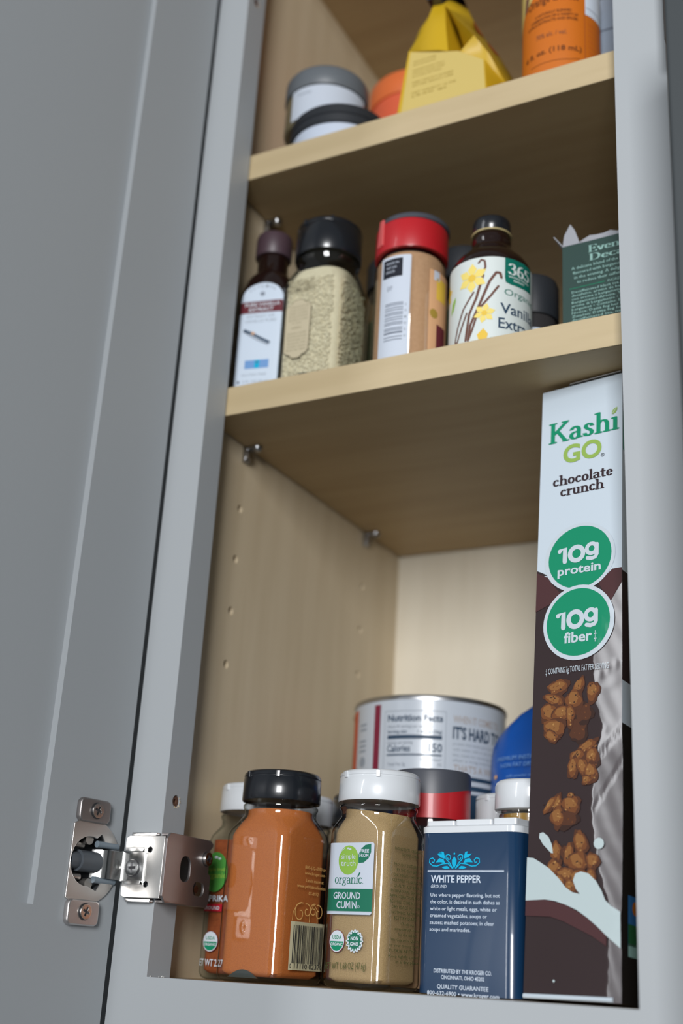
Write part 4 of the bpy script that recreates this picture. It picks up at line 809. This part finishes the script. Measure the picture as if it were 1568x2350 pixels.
P = Print(); P.text('PREMIUM INSTANT', 6, 34, 127, 2.6, I_BLU3, 1, y1=128.5); P.text('NON FAT DRY', 9, 30, 123, 2.6, I_BLU3, 1, y1=124); P.disc(6, 118, 1.3, I_PINK, 1, n=10); P.text('milk powder net wt', 14, 34, 117, 1.6, I_BLU3, 1, y1=118)
P.build('printed_text', bb, lambda u, v, o: (-0.0365 + u, -0.0310 * (1 - (v / 0.163) ** 3 * 0.85) - 0.0022 - o + 0.010 * max(0, (0.02 - u) / 0.02) ** 2, v), 2.0)

# ================================================================== LOWER OF THE TWO SHELVES
# vanilla bottle, rectangular body
wb = thing('vanilla_bottle', 'slim dark vanilla extract bottle with arched white label, beside the left stile', 'bottle', (0.0042, 0.0500, Z2), 12)
hw, hd = 0.0165, 0.0130
sp_ = [(hw - 0.001, hd - 0.001, 0.005, 0), (hw, hd, 0.006, 0.001), (hw, hd, 0.006, 0.070)] + [(hw - (hw - 0.0098) * (1 - cos(f * pi / 2)) ** 0.8, hd - (hd - 0.0098) * (1 - cos(f * pi / 2)) ** 0.8, 0.006 + 0.0038 * f, 0.070 + 0.020 * sin(f * pi / 2)) for f in [i / 6 for i in range(1, 7)]] + [(0.0098, 0.0098, 0.0098, 0.104), (0.0098, 0.0098, 0.0098, 0.110)]
rloft('glass_body', sp_, AMBERK, wb, n=6, ang=1.0)
latheo('cap', [(0, 0.1028), (0.0112, 0.1028), (0.0116, 0.1034), (0.0116, 0.1165), (0.0108, 0.1188), (0.0090, 0.1194), (0, 0.1194)], PURPC, wb, 48, ang=0.9)
P = Print(); x0 = 4.4; x1 = 32.2; cx = (x0 + x1) / 2
arch = [(cx + (x1 - x0) / 2 * cos(radians(a)), 67 + 12.5 * sin(radians(a))) for a in range(0, 181, 12)]
P.poly(arch + [(x0, 2), (x1, 2)], I_LBLUE, 1); P.rect(x0, 58.0, x1, 66.2, I_MAR2, 2)
for i, c in enumerate('WATKINS'):
    a = radians(140 - i * 16); P.text(c, cx + 10.5 * cos(a) - 0.7, cx + 10.5 * cos(a) + 0.7, 68 + 8.0 * sin(a), 1.8, I_GREYT, 2)
P.ring(cx, 71.3, 1.5, 0.5, I_GREYT, 2, 14); P.disc(cx, 71.3, 0.6, I_GREYT, 2, n=8)
P.text('PURE VANILLA', x0 + 3, x1 - 2, 62.8, 2.3, I_WHITE, 3, bold=0.02); P.text('EXTRACT', x0 + 6, x1 - 6, 59.2, 2.5, I_WHITE, 3, bold=0.02)
P.text('EXTRAIT DE', x0 + 5, x1 - 5, 54.6, 1.9, I_LGREY, 2); P.text('VANILLE PURE', x0 + 3.5, x1 - 3.5, 51.4, 1.9, I_LGREY, 2)
P.stroke([(8.5, 46.2), (14, 43.3), (20, 39.6), (25, 36.8)], 1.7, I_NAVY, 2); P.stroke([(8, 45.2), (17, 39.2), (24.6, 35.2)], 0.6, I_GREYT, 2); P.disc(14.2, 43.8, 1.1, I_PINK, 3, n=10)
P.rect(10.5, 19.5, 26, 25.2, I_BLU3, 2); P.rect(17, 19.5, 20, 25.2, I_CYAN, 3); P.disc(18.3, 23.6, 0.9, I_ORG, 3, n=10); P.text('GLUTEN FREE', 9, 25, 14.6, 1.4, I_LGREY, 2); P.disc(7.4, 10.6, 1.0, I_GREYT, 2, n=10); P.text('2 FL OZ 59 mL', 10, 27, 10, 1.6, I_LGREY, 2)
P.build('printed_label', wb, lambda u, v, o: (-0.0183 + u, -hd - o + max(0, 0.0105 - abs(-0.0183 + u)) * 0 + (0 if abs(-0.0183 + u) < 0.0105 else ((abs(-0.0183 + u) - 0.0105) ** 2) / 0.012) + (0 if v < 0.070 else ((v - 0.070) ** 2) * 5.0 - 0.0002), v), 1.2)
# sesame jar
s = 0.0415
sj = square_jar('sesame_jar', 'square glass jar of pale sesame seeds with black cap', 'jar', (0.0452, 0.0495, Z2), 1.4, s, 0.0680, GLASSG, SESAME, 0.0775, BLACKP, cap_r=0.0207, neck=0.0865, cap0=0.0900, cap1=0.1135, cr=0.0066, pontil=True)
bm = bmesh.new(); rnd = random.Random(2); hs = s / 2 - 0.0016
for k in range(1700):
    side = rnd.random(); z = rnd.uniform(0.006, 0.070); q = rnd.uniform(-hs + 0.004, hs - 0.004)
    p = Vector((q, -hs, z)) if side < 0.6 else Vector((hs, q, z))
    R_ = Matrix.Rotation(rnd.uniform(0, pi), 4, 'Y' if side < 0.6 else 'X')
    bmesh.ops.create_icosphere(bm, subdivisions=1, radius=0.00095, matrix=Matrix.Translation(p) @ R_ @ Matrix.Diagonal((1.3, 0.45, 0.7, 1) if side < 0.6 else (0.45, 1.3, 0.7, 1)))
o = link('sesame_seeds', bm, SESAME, sj, True, 3); o['kind'] = 'stuff'
P = Print()
P.text('NET WT 1.2 OZ', 5.6, 24.0, 73.4 - 6, 2.0, I_DULL, 1, y1=68.2); P.text('TOASTED', 6.2, 22, 65.0, 1.9, I_DULL, 1); P.text('SESAME SEEDS', 5.0, 24.5, 62.2, 1.9, I_DULL, 1, bold=0.01); P.rect(3.5, 60.6, 20, 60.9, I_DULL, 1)
def badge(g): 
    return [(6.2 - g, 50), (7.6 - g * .7, 52.2), (9.8, 52.8 + g), (11.4, 54.6 + g), (14.2, 55.2 + g), (17.2, 54.6 + g), (18.8, 52.8 + g), (21.2 + g * .7, 52.2), (22.6 + g, 50), (22.2 + g, 20.6), (20.8 + g * .7, 18.8), (18.6, 18.2 - g), (17.2, 16.6 - g), (14.4, 16.2 - g), (11.6, 16.8 - g), (10.4, 18.6 - g), (8.0 - g * .7, 19.2), (6.6 - g, 21)]
P.poly(badge(0.6), I_DULL, 1); P.poly(badge(0.1), I_TAUPE, 2)
for i, z in enumerate([50, 47.8, 45.6, 43.4, 41.2, 39.0, 35.6, 32.0, 29.8, 27.6, 25.4, 23.2, 21.0]):
    a, b = (8, 21) if i not in (5, 6) else (10.5, 17); P.text(['Toasted seeds add', 'a nutty crunch to', 'salads, noodles,', 'stir fry and bread.', 'Sprinkle on sushi', 'or rice.', 'INGREDIENTS', 'Sesame seeds.', 'Distributed by', 'The Kroger Co.', 'Cincinnati, Ohio', 'Contains sesame', 'Best by date'][i], a, b, z, 1.2, I_DULL, 3, res=1)
P.build('printed_label', sj, rrmap(s / 2, 0.0066), 1.2)
# round shaker with red collar
cj2 = thing('spice_shaker', 'clear shaker of light brown powder with red collar, beside the flowered vanilla bottle', 'jar', (0.10452, 0.046, Z2))
rC = 0.02136
latheo('bottle', [(0, 0), (rC - 0.001, 0), (rC, 0.0015), (rC, 0.0660), (rC - 0.0010, 0.0715), (rC - 0.0022, 0.0740), (rC - 0.0022, 0.080)], PET, cj2, 72)
latheo('contents', [(0, 0.0012), (rC - 0.0014, 0.0015), (rC - 0.0012, 0.0680), (rC - 0.0030, 0.0715), (0, 0.0715)], POWN, cj2, 72)
latheo('collar', [(rC - 0.002, 0.0737), (rC + 0.0001, 0.0737), (rC + 0.0003, 0.0745), (rC + 0.0002, 0.0915), (rC - 0.0006, 0.0930), (0, 0.0930)], REDP, cj2, 72, ang=0.9)
bm = bmesh.new(); a = radians(-33); prism(bm, [(-0.0030, 0.078), (0.0030, 0.078), (0.0026, 0.0955), (-0.0012, 0.0955)], (rC * sin(a), -rC * cos(a), 0), (cos(a), sin(a), 0), (0, 0, 1), (sin(a), -cos(a), 0), -0.0006, 0.0009); link('thumb_tab', bm, mat('worn_red_plastic', (0.60, 0.10, 0.10, 1), 0.4), cj2, bevel=0.0004)
latheo('lid', [(0, 0.0928), (rC - 0.0010, 0.0928), (rC + 0.0001, 0.0935), (rC + 0.0001, 0.0960), (rC - 0.0010, 0.0972), (0, 0.0975)], CHARP, cj2, 72, c=(0.0006, 0.0006), ang=0.9)
P = Print(); k = rC * 17.4533
P.rect(D(-26), 2.2, D(25.5), 67.6, I_LABEL, 1, r=1.0); P.rect(D(-21.5), 53.6, D(12.5), 65.8, I_BLACK, 2)
for i, (t_, z) in enumerate((('MADE IN', 62.3), ('THE USA', 59.4), ('SINCE', 56.6))): P.text(t_, D(-16), D(6 - 3 * i), z, 1.5, I_LABEL, 3)
P.text('EXP', D(-12), D(-3), 44.8, 3.2, I_GREYT, 2); barcode(P, D(-14.5), D(16), 12.5, 38.2, I_GREYT, 2, vert=False, seed=4, n=15)
for i, z in enumerate((14, 18, 22, 26, 30, 34)): P.text('058192'[i], D(18), D(21.5), z, 1.6, I_LGREY, 2)
P.rect(D(56), 2.2, D(150), 60.2, I_PINK, 1); P.rect(D(70), 42, D(95), 56, I_YEL2, 2); P.disc(D(66), 32, 3, I_OLT, 2, n=14); P.rect(D(72), 2.2, D(96), 26, I_MAR2, 2); P.rect(D(64), 54, D(76), 60.2, I_LABEL, 2)
P.build('printed_label', cj2, cylmap(rC), 1.2)
# vanilla extract, round brown bottle
vb = thing('vanilla_bottle', 'round dark brown vanilla extract bottle with white label of yellow flowers', 'bottle', (0.1550, 0.046, Z2))
rV = 0.0230
latheo('glass_body', [(0, 0), (rV - 0.001, 0), (rV, 0.0012), (rV, 0.0528), (rV - 0.0008, 0.0560), (rV - 0.0035, 0.0605), (rV - 0.0080, 0.0650), (0.0128, 0.0680), (0.0113, 0.0700), (0.0110, 0.0722), (0.0113, 0.0735), (0.0113, 0.0755), (0.0106, 0.0770), (0.0106, 0.0790)], AMBERK, vb, 72)
latheo('cap', [(0, 0.0785), (0.0104, 0.0785), (0.0110, 0.0790), (0.0110, 0.0870), (0.0104, 0.0885), (0.0090, 0.0890), (0, 0.0890)], BLACKP, vb, 48, ang=0.9)
latheo('seal_ring', [(0.0108, 0.0783), (0.0117, 0.0783), (0.0117, 0.0792), (0.0108, 0.0792)], mat('pale_gold_ring', (0.42, 0.34, 0.16, 1), 0.4), vb, 48)
P = Print(); k = rV * 17.4533
VW = mat('vanilla_label_white', A(198, 206, 204), 0.45); P.rect(D(-165), 1.0, D(165), 52.6, VW, 1)
P.poly([(D(40.8), 52.6), (D(92), 52.6), (D(92), 37.0), (D(66), 36.2), (D(50), 36.2), (D(42.0), 37.2), (D(40.8), 40)], I_TEAL, 2)
P.serif('365', D(45.5), D(86), 42.6, 7.0, VW, 3, thick=0.17, thin=0.075); P.text('WHOLE FOODS', D(46), D(84), 40.6, 1.2, VW, 3, bold=0.02); P.text('MARKET', D(54), D(74), 38.6, 1.2, VW, 3, bold=0.02)
P.text('Organic', D(40.4), D(97), 29.2, 4.0, I_TEAL, 2, res=3); P.text('Vanilla', D(34.7), D(97), 17.6, 6.6, I_NAVY, 2, bold=0.015, res=3); P.text('Extract', D(32.4), D(95), 8.4, 6.6, I_NAVY, 2, bold=0.015, res=3)
def flower(cx, cy, r, n, rot, m1, m2, lay):
    for i in range(n):
        a = rot + 2 * pi * i / n; t_ = (cx + r * cos(a), cy + r * sin(a)); q1 = (cx + 0.66 * r * cos(a + 0.47), cy + 0.66 * r * sin(a + 0.47)); q2 = (cx + 0.66 * r * cos(a - 0.47), cy + 0.66 * r * sin(a - 0.47))
        P.poly([(cx, cy), q2, t_, q1], m1, lay)
    P.disc(cx, cy, r * 0.25, m2, lay + 1, n=12)
def BS(p, wd, m=I_BEAN, lay=2):
    q = []
    for (xa, ya), (xb, yb) in zip(p, p[1:]): q += [(D(xa + (xb - xa) * i / 4), ya + (yb - ya) * i / 4) for i in range(4)]
    P.stroke(q + [(D(p[-1][0]), p[-1][1])], wd * 1.3, m, lay, taper=False)
BS([(4.5, 49), (8, 51), (13, 50), (14, 46), (11, 43)], 0.9); BS([(11, 41), (2, 27), (-8, 18), (-13, 2.5), (-12.6, 1)][:4], 1.2); BS([(-2, 31), (-18, 22), (-28, 12), (-33, 4), (-29, 2.6), (-12, 19)], 0.9)
BS([(36, 39.5), (34.5, 42.3), (29, 42.6), (20, 37), (6, 22), (-6, 11), (-9, 2.2)], 1.2); BS([(32, 34), (22, 28), (6, 20), (-3, 8), (-9, 2)], 1.0)
flower(D(-5), 40.2, 9.2, 6, 0.5, I_YEL, I_YEL2, 3); flower(D(13.5), 17.3, 6.2, 6, 0.3, I_YEL, I_YEL2, 3); P.poly([(D(6), 1.4), (D(4), 4.4), (D(12.5), 8.0), (D(19), 4.4), (D(17), 1.4)], I_YEL2, 3)
flower(D(-62), 38, 7, 6, 0.2, I_YEL2, I_YEL2, 2); P.poly([(D(-47), 23), (D(-43), 30), (D(-34), 33.0), (D(-34), 30), (D(-39), 25)], I_LEAF, 2); P.rect(D(22), 1.0, D(40), 2.4, I_MINT, 2)
P.build('printed_label', vb, cylmap(rV), 1.5)
# small black capped jar, right
sm = thing('small_jar', 'small black capped jar between the flowered vanilla bottle and the green tea box', 'jar', (0.1655, 0.0830, Z2))
latheo('body', [(0, 0), (0.0150, 0), (0.0158, 0.001), (0.0158, 0.030), (0.0150, 0.040)], mat('smoky_glass', (0.035, 0.033, 0.034, 1), 0.2, coat=0.4), sm, 48)
latheo('cap', [(0, 0.0395), (0.0163, 0.0395), (0.0166, 0.0400), (0.0165, 0.062), (0.0155, 0.0650), (0, 0.0655)], BLACKM, sm, 48, ang=0.9)
P = Print(); k = 0.0158 * 17.4533; P.rect(D(-10), 4, D(100), 29.5, I_LBLUE, 1); P.rect(D(62), 24, D(76), 28, I_PINK, 2); P.build('label_band', sm, cylmap(0.0158), 1.5)
# two black capped jars half hidden behind the front row
def hid(x, y, lab, z=0.118):
    t = thing('spice_jar', lab, 'jar', (x, y, Z2))
    latheo('glass_body', [(0, 0), (0.0170, 0), (0.0180, 0.001), (0.0180, z - 0.038), (0.0165, z - 0.024), (0.0165, z - 0.018)], GLASSG, t, 48); latheo('contents', [(0, 0.001), (0.0165, 0.0015), (0.0165, z - 0.045), (0, z - 0.045)], mat('dark_green_herb', (0.06, 0.07, 0.03, 1), 0.9, bump=0.4, bscale=900), t, 48)
    latheo('cap', [(0, z - 0.021), (0.0182, z - 0.021), (0.0185, z - 0.020), (0.0184, z - 0.002), (0.0175, z), (0, z)], BLACKM, t, 48, ang=0.9)
hid(0.0615, 0.110, 'black capped jar glimpsed between the sesame jar and the red collared shaker'); hid(0.1080, 0.116, 'black capped jar glimpsed between the red collared shaker and the flowered bottle', 0.117)
# tea box
tw, th_, td = 0.066, 0.062, 0.075
tx = thing('tea_box', 'dark green cardboard tea box torn open at the top, beside the right stile', 'box', (0.1974, 0.045, Z2), -3)
tw = 0.0545
bm = bmesh.new(); prism(bm, [(0, 0), (tw, 0), (tw, td), (0, td)], (0, 0, 0), (1, 0, 0), (0, 1, 0), (0, 0, 1), 0, th_, [[(0.0006, 0.0006), (tw - 0.0006, 0.0006), (tw - 0.0006, td - 0.0006), (0.0006, td - 0.0006)]]); link('carton', bm, TEAG, tx)
boxo('carton_floor', 0.0006, tw - 0.0006, 0.0006, td - 0.0006, 0.0004, 0.001, TEAIN, tx)
bm = bmesh.new()
prism(bm, [(0.0002, 0), (0.0004, 0.009), (0.0032, 0.0170), (0.0062, 0.0115), (0.0090, 0.0035), (0.0100, 0)], (0, 0.0004, th_), (1, 0, 0), (0, 0.25, 0.97), (0, -0.97, 0.25), 0, 0.0005)
prism(bm, [(0.0002, 0)] + [(0.010 + i * 0.004, 0.0060 + 0.0022 * abs(sin(i * 1.9)) + 0.0035 * (i > 7)) for i in range(11)] + [(tw - 0.001, 0)], (0, 0.0040, th_ - 0.001), (1, 0, 0), (0, 0.2, 0.98), (0, -0.98, 0.2), 0, 0.0005)
prism(bm, [(0.001, 0), (0.030, 0), (0.028, 0.012), (0.018, 0.016), (0.004, 0.013)], (0.0004, 0, th_), (0, 1, 0), (-0.55, 0, 0.83), (0.83, 0, 0.55), 0, 0.0005)
link('torn_flap', bm, TEAIN, tx)
P = Print()
P.serif('Evening', 15.0, 44.0, 54.6, 4.4, I_MINT, 1, thick=0.17, thin=0.05); P.serif('Decaf', 15.4, 38.6, 49.3, 4.2, I_MINT, 1, thick=0.17, thin=0.05)
for i, (t_, a, b) in enumerate([('A delicate blend of the finest tea', 5.2, 43), ('flavoured with bergamot, perfect', 6.0, 43), ('in the evening. A delightful way', 6.8, 43), ('to reduce their caffeine intake', 8.4, 42)]): P.text(t_, a, b, 46.0 - 3.0 * i, 1.8, I_MINT, 1, bold=0.012, res=1)
P.rect(3.9, 34.2, 24, 34.5, I_USDA, 1); P.text('INGREDIENTS', 25.5, 40, 33.6, 1.6, I_MINT, 1)
for i, t_ in enumerate(['Decaffeinated black tea, bergamot', 'decafeine, arome de bergamote •', 'con aroma a bergamota • Zutaten', 'Bergamotte-Aroma. Tea Verde', 'aroma di bergamotto • Ingredienti', 'bergamot • Contains: Europe tea', 'Notice: Detta fog her kofeina te', 'Zutaten: Dette fog her kofeina', 'decaffeinated tea, natural oils', 'flavoured tea bags, keep dry', 'Best before end: see base', 'Packed in the United Kingdom']): P.text(t_, 5.2, 44, 31.2 - 2.15 * i, 1.5, I_MINT, 1, bold=0.012, res=1)
P.build('printed_label', tx, flatmap((0, 0, 0), (1, 0, 0), (0, 0, 1), (0, -1, 0)))

# ================================================================== UPPER SHELF
gr = thing('grey_lid_jar', 'short clear jar with grey lid and white label, stacked on the black lidded tub', 'jar', (0.0296, 0.0600, Z1 + 0.0290))
rG = 0.0274
latheo('body', [(0, 0), (rG - 0.002, 0), (rG - 0.0005, 0.002), (rG - 0.0005, 0.0235), (rG - 0.003, 0.0268)], mat('jar_grey_tan', (0.17, 0.145, 0.085, 1), 0.25, coat=0.4), gr, 72)
latheo('lid', [(0, 0.0258), (rG, 0.0258), (rG + 0.0006, 0.0266), (rG + 0.0004, 0.0385), (rG - 0.001, 0.0408), (rG - 0.004, 0.0415), (0, 0.0415)], GREYP, gr, 72, ang=0.9)
P = Print(); k = (rG - 0.0005) * 17.4533; P.rect(D(-26), 1.5, D(96), 25, I_LABEL, 1); P.rect(D(-80), 1.5, D(-52), 20, I_LABEL, 1); P.text('Tuesday', D(-16), D(8), 19.3, 2.4, I_LGREY, 2); P.build('label_sticker', gr, cylmap(rG - 0.0005), 2.0)
bk = thing('black_lid_tub', 'low wide tub with black lid and white side, under the grey lidded jar', 'tub', (0.0440, 0.0575, Z1))
latheo('body', [(0, 0), (0.0300, 0), (0.0315, 0.001), (0.0318, 0.0145), (0, 0.0145)], mat('tub_side_white', A(188, 198, 214), 0.5), bk, 72)
latheo('lid', [(0, 0.0138), (0.0328, 0.0138), (0.0335, 0.0145), (0.0335, 0.0190), (0.0326, 0.0196), (0.0326, 0.0204), (0.0334, 0.0210), (0.0330, 0.0268), (0.0315, 0.0286), (0.028, 0.0290), (0, 0.0290)], BLACKM, bk, 72, ang=0.5)
co = thing('coral_tub', 'coral red round tub with orange lid behind the yellow bag', 'tub', (0.0555, 0.1450, Z1))
latheo('body', [(0, 0), (0.030, 0), (0.031, 0.001), (0.0335, 0.100), (0, 0.100)], CORAL, co, 72); latheo('lid', [(0, 0.0990), (0.0345, 0.0990), (0.0350, 0.0997), (0.0350, 0.1165), (0.0340, 0.1180), (0, 0.1180)], CORALL, co, 72, ang=0.7)
# yellow bag
yb = thing('yellow_bag', 'yellow printed foil bag pinched shut at the top by a black clip', 'bag', (0.125, 0.045, Z1))
V = dict(BL=(-.0245, -.020, 0), BR=(.034, -.020, 0), TR=(.0318, -.0195, .0256), M=(.0150, -.0175, .0385), M1=(.0078, -.0190, .0405), N=(.0018, -.0200, .0425), PL=(-.0190, -.0185, .0500), Q=(.0005, -.0165, .0620), SS=(.0040, -.0150, .0640),
         AP=(.0006, -.0100, .0860), L0=(-.0320, -.009, 0), L1=(-.0285, -.009, .0220), L2=(-.0251, -.009, .0439), L3=(-.0216, -.009, .0624), L4=(-.0169, -.009, .0737), L5=(-.0109, -.009, .0822), L6=(-.0076, -.009, .0907), PM=(-.0080, -.0165, .0690),
         DP=(.0125, .0080, .0430), DU=(.0050, .0030, .0720), R1=(.0130, -.0200, .0625), R2=(.0260, -.0225, .0430), R3=(.0350, -.0200, .0280), R0=(.0060, -.0140, .0760),
         S0=(.0455, .010, 0), S1=(.0385, .010, .032), S2=(.0304, .010, .0505), S3=(.0206, .010, .0676), S4=(.0105, .010, .0893), S5=(.0050, .008, .1060), TP=(-.0060, -.004, .1060), TQ=(.0100, .006, .125), TR2=(-.012, -.004, .125),
         B0=(.034, .026, 0), B1=(-.022, .026, 0), B2=(.020, .020, .060), B3=(-.014, .018, .062), G1=(.0400, -.002, .016), G2=(.0300, -.006, .042), G3=(.0190, -.006, .062))
FC = ['BL BR TR M M1 N PL', 'PL N Q PM', 'Q AP L6 PM', 'L0 BL PL L1', 'L1 PL L2', 'L2 PL L3', 'PL PM L4 L3', 'PM L5 L4', 'PM L6 L5', 'N M1 SS Q', 'Q SS AP', 'SS M1 DP DU', 'SS DU AP', 'M1 M DP', 'DP M R2', 'M TR R3 R2', 'DU DP R1', 'DP R2 R1', 'DU R1 R0 AP',
      'BR G1 R3 TR', 'BR S0 G1', 'G1 S0 S1', 'R3 G1 S1 G2', 'R3 G2 R2', 'G2 S1 S2', 'G2 S2 S3 G3', 'R2 G2 G3 R1', 'R1 G3 R0', 'G3 S3 S4 R0', 'R0 S4 AP', 'AP S4 S5 TP', 'AP TP L6', 'TP S5 TQ TR2',
      'S0 B0 S1', 'S1 B0 B2', 'S1 B2 S2', 'S2 B2 S3', 'S3 B2 S4', 'S4 B2 B3', 'S4 B3 L6', 'S4 L6 TP S5', 'L6 B3 L5', 'L5 B3 L4', 'L4 B3 L3', 'L3 B3 L2', 'L2 B3 B1', 'L2 B1 L1', 'L1 B1 L0', 'B0 B1 B3 B2', 'L0 B1 B0 S0 BR BL']
bm = bmesh.new(); vv = {k_: bm.verts.new(p_) for k_, p_ in V.items()}
for f_ in FC:
    try: bm.faces.new([vv[q_] for q_ in f_.split()])
    except ValueError: pass
bmesh.ops.triangulate(bm, faces=bm.faces)
bo = link('bag', bm, YELLOW, yb, True, 0.85)
bm = bmesh.new(); prism(bm, [(-0.0100, 0.0895), (-0.0005, 0.0880), (0.0010, 0.100), (-0.0040, 0.104), (-0.0110, 0.101)], (0, -0.016, 0), (1, 0, 0), (0, 0, 1), (0, 1, 0), 0, 0.014); link('clip', bm, BLACKP, yb, bevel=0.0008)
P = Print(); P.poly([(-21.5, 2), (33.2, 2), (31.2, 25.2), (14.6, 37.8), (8, 39.8), (1.6, 41.8), (-17.5, 48.6)], I_CREAM2, 1)
for i, z in enumerate((39, 36.6, 32.5, 30.1, 27.7, 23, 20.6, 15, 12.6)): P.text(('GROUND COFFEE', 'FROM THE HIGHLANDS', 'ROASTED SLOWLY FOR A', 'SMOOTH FLAVOR. STORE', 'IN A COOL DRY PLACE', 'KEEP TIGHTLY CLOSED', 'AFTER EACH USE', 'NET WEIGHT 12 OZ', '(340 g)')[i], -15, (0, 0, 6, 6, 4, 12, 12, 14, 8)[i], z, 1.1, I_OLT, 2)
def bagmap(u, v, o): return (u, -0.0203 - o + 0.0015 * (v / 0.05) ** 1.5, v)
P.build('printed_panel', yb, bagmap)
P = Print()
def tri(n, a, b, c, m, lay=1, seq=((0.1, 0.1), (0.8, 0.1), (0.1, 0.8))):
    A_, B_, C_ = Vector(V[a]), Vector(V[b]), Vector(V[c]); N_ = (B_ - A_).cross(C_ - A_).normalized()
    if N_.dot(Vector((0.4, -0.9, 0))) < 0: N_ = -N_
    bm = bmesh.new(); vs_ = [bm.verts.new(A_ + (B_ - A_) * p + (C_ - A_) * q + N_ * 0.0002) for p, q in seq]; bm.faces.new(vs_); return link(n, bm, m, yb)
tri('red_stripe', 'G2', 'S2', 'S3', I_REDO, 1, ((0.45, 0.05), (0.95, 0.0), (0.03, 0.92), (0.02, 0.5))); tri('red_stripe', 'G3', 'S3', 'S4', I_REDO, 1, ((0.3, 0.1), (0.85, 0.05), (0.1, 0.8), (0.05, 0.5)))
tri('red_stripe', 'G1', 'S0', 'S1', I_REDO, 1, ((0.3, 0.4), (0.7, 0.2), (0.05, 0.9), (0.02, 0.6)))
# orange bottle
ob = thing('orange_bottle', 'round bottle wrapped in a bright orange label at the right of the upper shelf', 'bottle', (0.1974, 0.046, Z1))
rO = 0.0229
latheo('body', [(0, 0), (rO - 0.0015, 0), (rO, 0.002), (rO, 0.075), (rO - 0.004, 0.086), (0.012, 0.094), (0.011, 0.099), (0, 0.099)], ORANGEB, ob, 72)
latheo('cap', [(0, 0.0985), (0.0125, 0.0985), (0.0128, 0.1), (0.0125, 0.115), (0.011, 0.117), (0, 0.117)], WHITEP, ob, 48, ang=0.9)
P = Print(); k = rO * 17.4533
P.poly([(D(54.8), 42.6), (D(140), 44), (D(140), 72), (D(54.8), 72)], I_LBLUE, 1); P.rect(D(56), 47.6, D(130), 48.0, I_GREYT, 2)
P.poly([(D(-110), 72), (D(-110), 20), (D(-62), 44), (D(-50), 52), (D(-30), 58), (D(-10), 64), (D(20), 72)], I_CREAM2, 1); P.poly([(D(-48), 52.6), (D(-40), 53.5), (D(-34), 62), (D(-44), 64)], I_BEAN, 2)
P.text('Orange Extract', D(-37), D(44), 51.0, 6.0, I_DKOR, 2, bold=0.015)
P.text('A NATURALLY BLENDED', D(-22.6), D(33), 42.2, 1.8, I_DKOR, 2, bold=0.02); P.text('COMBINATION OF A VARIETY OF', D(-30), D(43), 39.2, 1.8, I_DKOR, 2, bold=0.02); P.text('CITRUS EXTRACTS AND SPICES.', D(-37), D(43), 36.3, 1.8, I_DKOR, 2, bold=0.02)
P.text('70% alc. / vol.', D(-20), D(26), 25.8, 3.4, I_BEAN, 2); P.text('4 fl. oz. (118 mL)', D(-43), D(48), 14.2, 3.6, I_DKOR, 2, bold=0.02)
P.stroke([(D(-30), 8.2), (D(0), 7.6), (D(30), 7.8), (D(45), 9)], 0.25, I_DKOR, 2); P.rect(D(53.6), 2, D(54.2), 46, I_MAR2, 1)
for z in (36, 32, 28, 24, 20, 16): P.text('Contains oils of orange, water', D(60), D(88), z, 1.2, I_ORG, 2, res=1)
P.build('printed_label', ob, cylmap(rO), 1.5)
gx = thing('white_box', 'white and pale green box behind the orange bottle, at the right stile', 'box', (0.2150, 0.0840, Z1))
rloft('carton', [(0.0130, 0.018, 0.0015, 0), (0.0130, 0.018, 0.0015, 0.082)], mat('box_white', A(150, 162, 178), 0.5), gx)
rloft('lid_band', [(0.0131, 0.0181, 0.0015, 0.0825), (0.0131, 0.0181, 0.0015, 0.112)], mat('pale_green_card', A(110, 122, 116), 0.5), gx)
P = Print(); P.rect(0.5, 57, 22, 58.2, I_GREYT, 1); P.build('printed_line', gx, flatmap((-0.0130, -0.018, 0), (1, 0, 0), (0, 0, 1), (0, -1, 0)))
bpy.data.objects.remove(_to)
